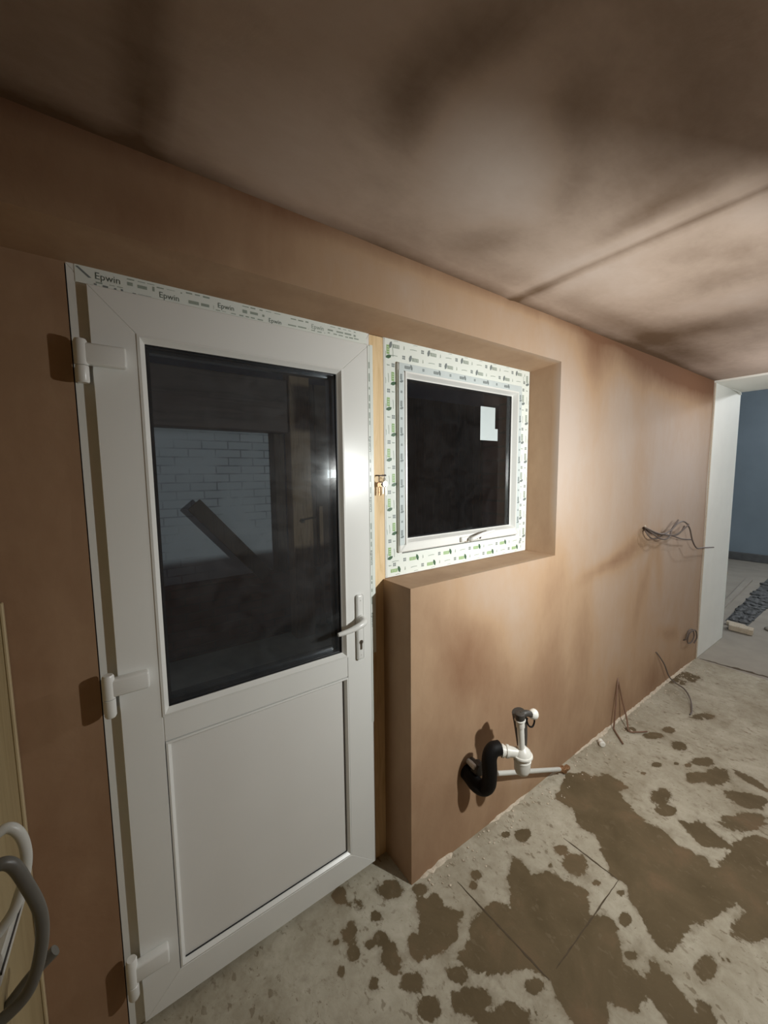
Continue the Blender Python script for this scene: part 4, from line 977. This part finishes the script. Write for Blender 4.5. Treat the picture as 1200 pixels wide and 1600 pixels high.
# hoses by the left wall
def hose(name, label, pts, r, mat, ridges=True, parts=None):
    root = empty(name, pts[0]); tag(root, label, 'hose')
    P = catmull(pts, 14); bm = bmesh.new()
    tube(bm, P, r, 14, smooth_n=0); obj('hose_body', bm, mat, root, True); return root
hose('pale_hose', 'pale hose looped at the lower left, behind the darker hose', [(-0.20, -0.33, 0.88), (-0.175, -0.31, 0.935), (-0.142, -0.30, 0.957), (-0.123, -0.30, 0.935), (-0.118, -0.30, 0.885), (-0.130, -0.30, 0.825), (-0.150, -0.305, 0.785), (-0.20, -0.31, 0.74)], 0.0088, M['grey_plastic'])
hose('dark_hose', 'thick dark grey hose arching down the left edge of the picture', [(-0.20, -0.40, 0.905), (-0.150, -0.385, 0.950), (-0.125, -0.38, 0.948), (-0.108, -0.38, 0.90), (-0.094, -0.38, 0.83), (-0.100, -0.38, 0.76), (-0.122, -0.38, 0.70), (-0.165, -0.38, 0.675), (-0.20, -0.38, 0.665)], 0.0098, M['hose'])
root = empty('wall_bracket', (XL, -0.3, 0.73)); tag(root, 'flat grey trunking offcut fixed on the left board wall behind the hoses', 'trunking')
bm = bmesh.new(); box(bm, (XL, -0.36, 0.68), (XL + 0.012, -0.06, 0.72), 0.002, rot=Matrix.Rotation(-0.25, 3, 'X')); obj('trunking_body', bm, M['grey_plastic'], root)
bm = bmesh.new(); box(bm, (XL + 0.012, -0.36, 0.698), (XL + 0.014, -0.06, 0.703), 0.0, rot=Matrix.Rotation(-0.25, 3, 'X')); obj('slot', bm, M['gasket'], root)
bm = bmesh.new(); tube(bm, [(-0.175, -0.30, 0.60), (-0.13, -0.30, 0.645), (-0.092, -0.30, 0.672)], 0.010, 10)
o = obj('pipe_stub', bm, M['hose'], smooth=True); tag(o, 'short grey pipe stub behind the dark hose', 'pipe')

# ================================================================ THINGS OUTSIDE, SEEN THROUGH THE DOOR GLASS
bm = bmesh.new(); box(bm, (1.50, 2.30, -0.03), (1.70, 2.45, 2.9), 0.006)
o = obj('timber_post', bm, M['old_wood']); tag(o, 'upright pale brown timber post outside, seen through the door glass', 'timber post')
bm = bmesh.new(); box(bm, (1.40, 2.47, 0.62), (1.50, 2.61, 2.1), 0.004)
o = obj('dark_timber_post', bm, M['dark_wood']); tag(o, 'dark upright timber tucked left of the brown post outside', 'timber post')
bm = bmesh.new(); box(bm, (-0.065, -0.02, -0.47), (0.065, 0.02, 0.47), 0.003)
bmesh.ops.transform(bm, matrix=Matrix.Translation((0.97, 2.46, 0.975)) @ Matrix.Rotation(math.radians(-40), 4, 'Y'), verts=bm.verts)
o = obj('leaning_plank', bm, M['dark_wood']); tag(o, 'dark plank slanting in front of the white brick outside the door glass', 'plank')
bm = bmesh.new(); box(bm, (-1.5, 2.32, 1.97), (1.49, 2.46, 2.45), 0.01)
o = obj('canopy_beam', bm, M['old_brown']); tag(o, 'wide brown beam above the white brick wall outside', 'beam')
bm = bmesh.new(); box(bm, (1.72, 2.57, 0.625), (5.7, 2.60, 2.45), 0.003)
for k in range(26): x = 1.72 + k * 0.152; box(bm, (x, 2.545, 0.625), (x + 0.135, 2.572, 2.5), 0.003)
o = obj('board_fence', bm, M['dark_wood']); tag(o, 'dark board fence standing in the night outside the window', 'fence')
for (x0, w, h_, tilt) in ((1.76, 0.05, 1.05, 0), (1.88, 0.04, 0.95, 0)):
    bm = bmesh.new(); box(bm, (-w / 2, -0.012, 0), (w / 2, 0.012, h_ + 0.33), 0.002)
    bmesh.ops.transform(bm, matrix=Matrix.Translation((x0, 2.484, 0.0)) @ Matrix.Translation((0, 0, -0.03)) @ Matrix.Rotation(math.radians(tilt), 4, 'Y'), verts=bm.verts)
    o = obj('short_batten', bm, M['old_wood']); tag(o, 'short batten %s leaning right of the timber post outside' % ('nearer the post,' if w == 0.05 else 'further from the post,'), 'batten')
bm = bmesh.new(); tube(bm, [(1.56, 2.28, 1.14), (1.64, 2.25, 1.16), (1.72, 2.27, 1.165)], 0.009, 8); box(bm, (1.57, 2.27, 1.12), (1.60, 2.30, 1.16), 0.002)
o = obj('metal_lever', bm, M['steel'], smooth=True); tag(o, 'small bright metal lever on the post outside', 'lever')
bm = bmesh.new(); lathe(bm, (1.35, 1.55, -0.03), (0, 0, 1), [(0, 0.24), (0.05, 0.26), (0.10, 0.25), (0.11, 0.20), (0.08, 0.10)], 32)
o = obj('dark_tub', bm, M['dark_wood'], smooth=True); tag(o, 'low round dark tub on the ground outside the door glass', 'tub')

# work lamp: round base, pole, LED head beside the photographer
wl = empty('work_lamp', (LAMP.x, LAMP.y - 0.06, 0)); tag(wl, 'black work lamp on a pole, mirrored as a glare spot in the door glass', 'lamp')
bm = bmesh.new(); lathe(bm, (LAMP.x, LAMP.y - 0.10, 0.0), (0, 0, 1), [(0, 0.14), (0.012, 0.14), (0.02, 0.12), (0.024, 0.02)], 32); obj('base', bm, M['lamp_black'], wl, True)
bm = bmesh.new(); tube(bm, [(LAMP.x, LAMP.y - 0.10, 0.02), (LAMP.x, LAMP.y - 0.10, LAMP.z)], 0.010, 12, smooth_n=0); obj('pole', bm, M['lamp_black'], wl, True)
bm = bmesh.new(); box(bm, (LAMP.x - 0.06, LAMP.y - 0.085, LAMP.z - 0.04), (LAMP.x + 0.06, LAMP.y - 0.045, LAMP.z + 0.04), 0.006); obj('lamp_head', bm, M['lamp_black'], wl)
bm = bmesh.new(); box(bm, (LAMP.x - 0.05, LAMP.y - 0.0448, LAMP.z - 0.03), (LAMP.x + 0.05, LAMP.y - 0.042, LAMP.z + 0.03)); obj('led_lens', bm, M['led'], wl)
lamp_light.parent = wl; lamp_light.location = LAMP - wl.location

# added fill lamps, all out of view: next room, this room, yard
fl = empty('far_fill_lamp', (FAR_FILL.x, FAR_FILL.y, 3.05)); tag(fl, 'added unseen cool fill lamp on the ceiling of the next room', 'lamp')
bm = bmesh.new(); lathe(bm, (FAR_FILL.x, FAR_FILL.y, 3.05), (0, 0, -1), [(0, 0.12), (0.04, 0.12), (0.05, 0.10)], 24); obj('fill_lamp_housing', bm, M['white_plastic'], fl, True)
far_light.parent = fl; far_light.location = FAR_FILL - fl.location
pl = empty('room_fill_lamp', (ROOM_FILL[0], ROOM_FILL[1], CEIL)); tag(pl, 'added fill bulb hanging from the ceiling out of view', 'lamp')
bm = bmesh.new(); tube(bm, [(ROOM_FILL[0], ROOM_FILL[1], CEIL - 0.006), (ROOM_FILL[0], ROOM_FILL[1], 2.06)], 0.003, 8, smooth_n=0); obj('fill_bulb_cord', bm, M['white_plastic'], pl)
bm = bmesh.new(); lathe(bm, (ROOM_FILL[0], ROOM_FILL[1], 2.02), (0, 0, 1), [(0, 0.018), (0.03, 0.018), (0.05, 0.006)], 14); obj('fill_bulb_holder', bm, M['white_plastic'], pl, True)
yl = empty('yard_fill_lamp', (-0.45, 1.15, 2.2)); tag(yl, 'added unseen fill lamp on the outside wall left of the door', 'lamp')
bm = bmesh.new(); box(bm, (-0.53, 0.301, 2.08), (-0.37, 0.34, 2.24), 0.004); tube(bm, [(-0.45, 0.33, 2.16), (-0.45, 1.25, 2.16), (-0.45, 1.25, 2.12)], 0.01, 8, smooth_n=0)
obj('fill_lamp_arm', bm, M['lamp_black'], yl); yard_fill_light.parent = yl; yard_fill_light.location = Vector((-0.45, 1.25, 2.05)) - yl.location
second_light.parent = pl; second_light.location = Vector((ROOM_FILL[0], ROOM_FILL[1], 1.95)) - pl.location
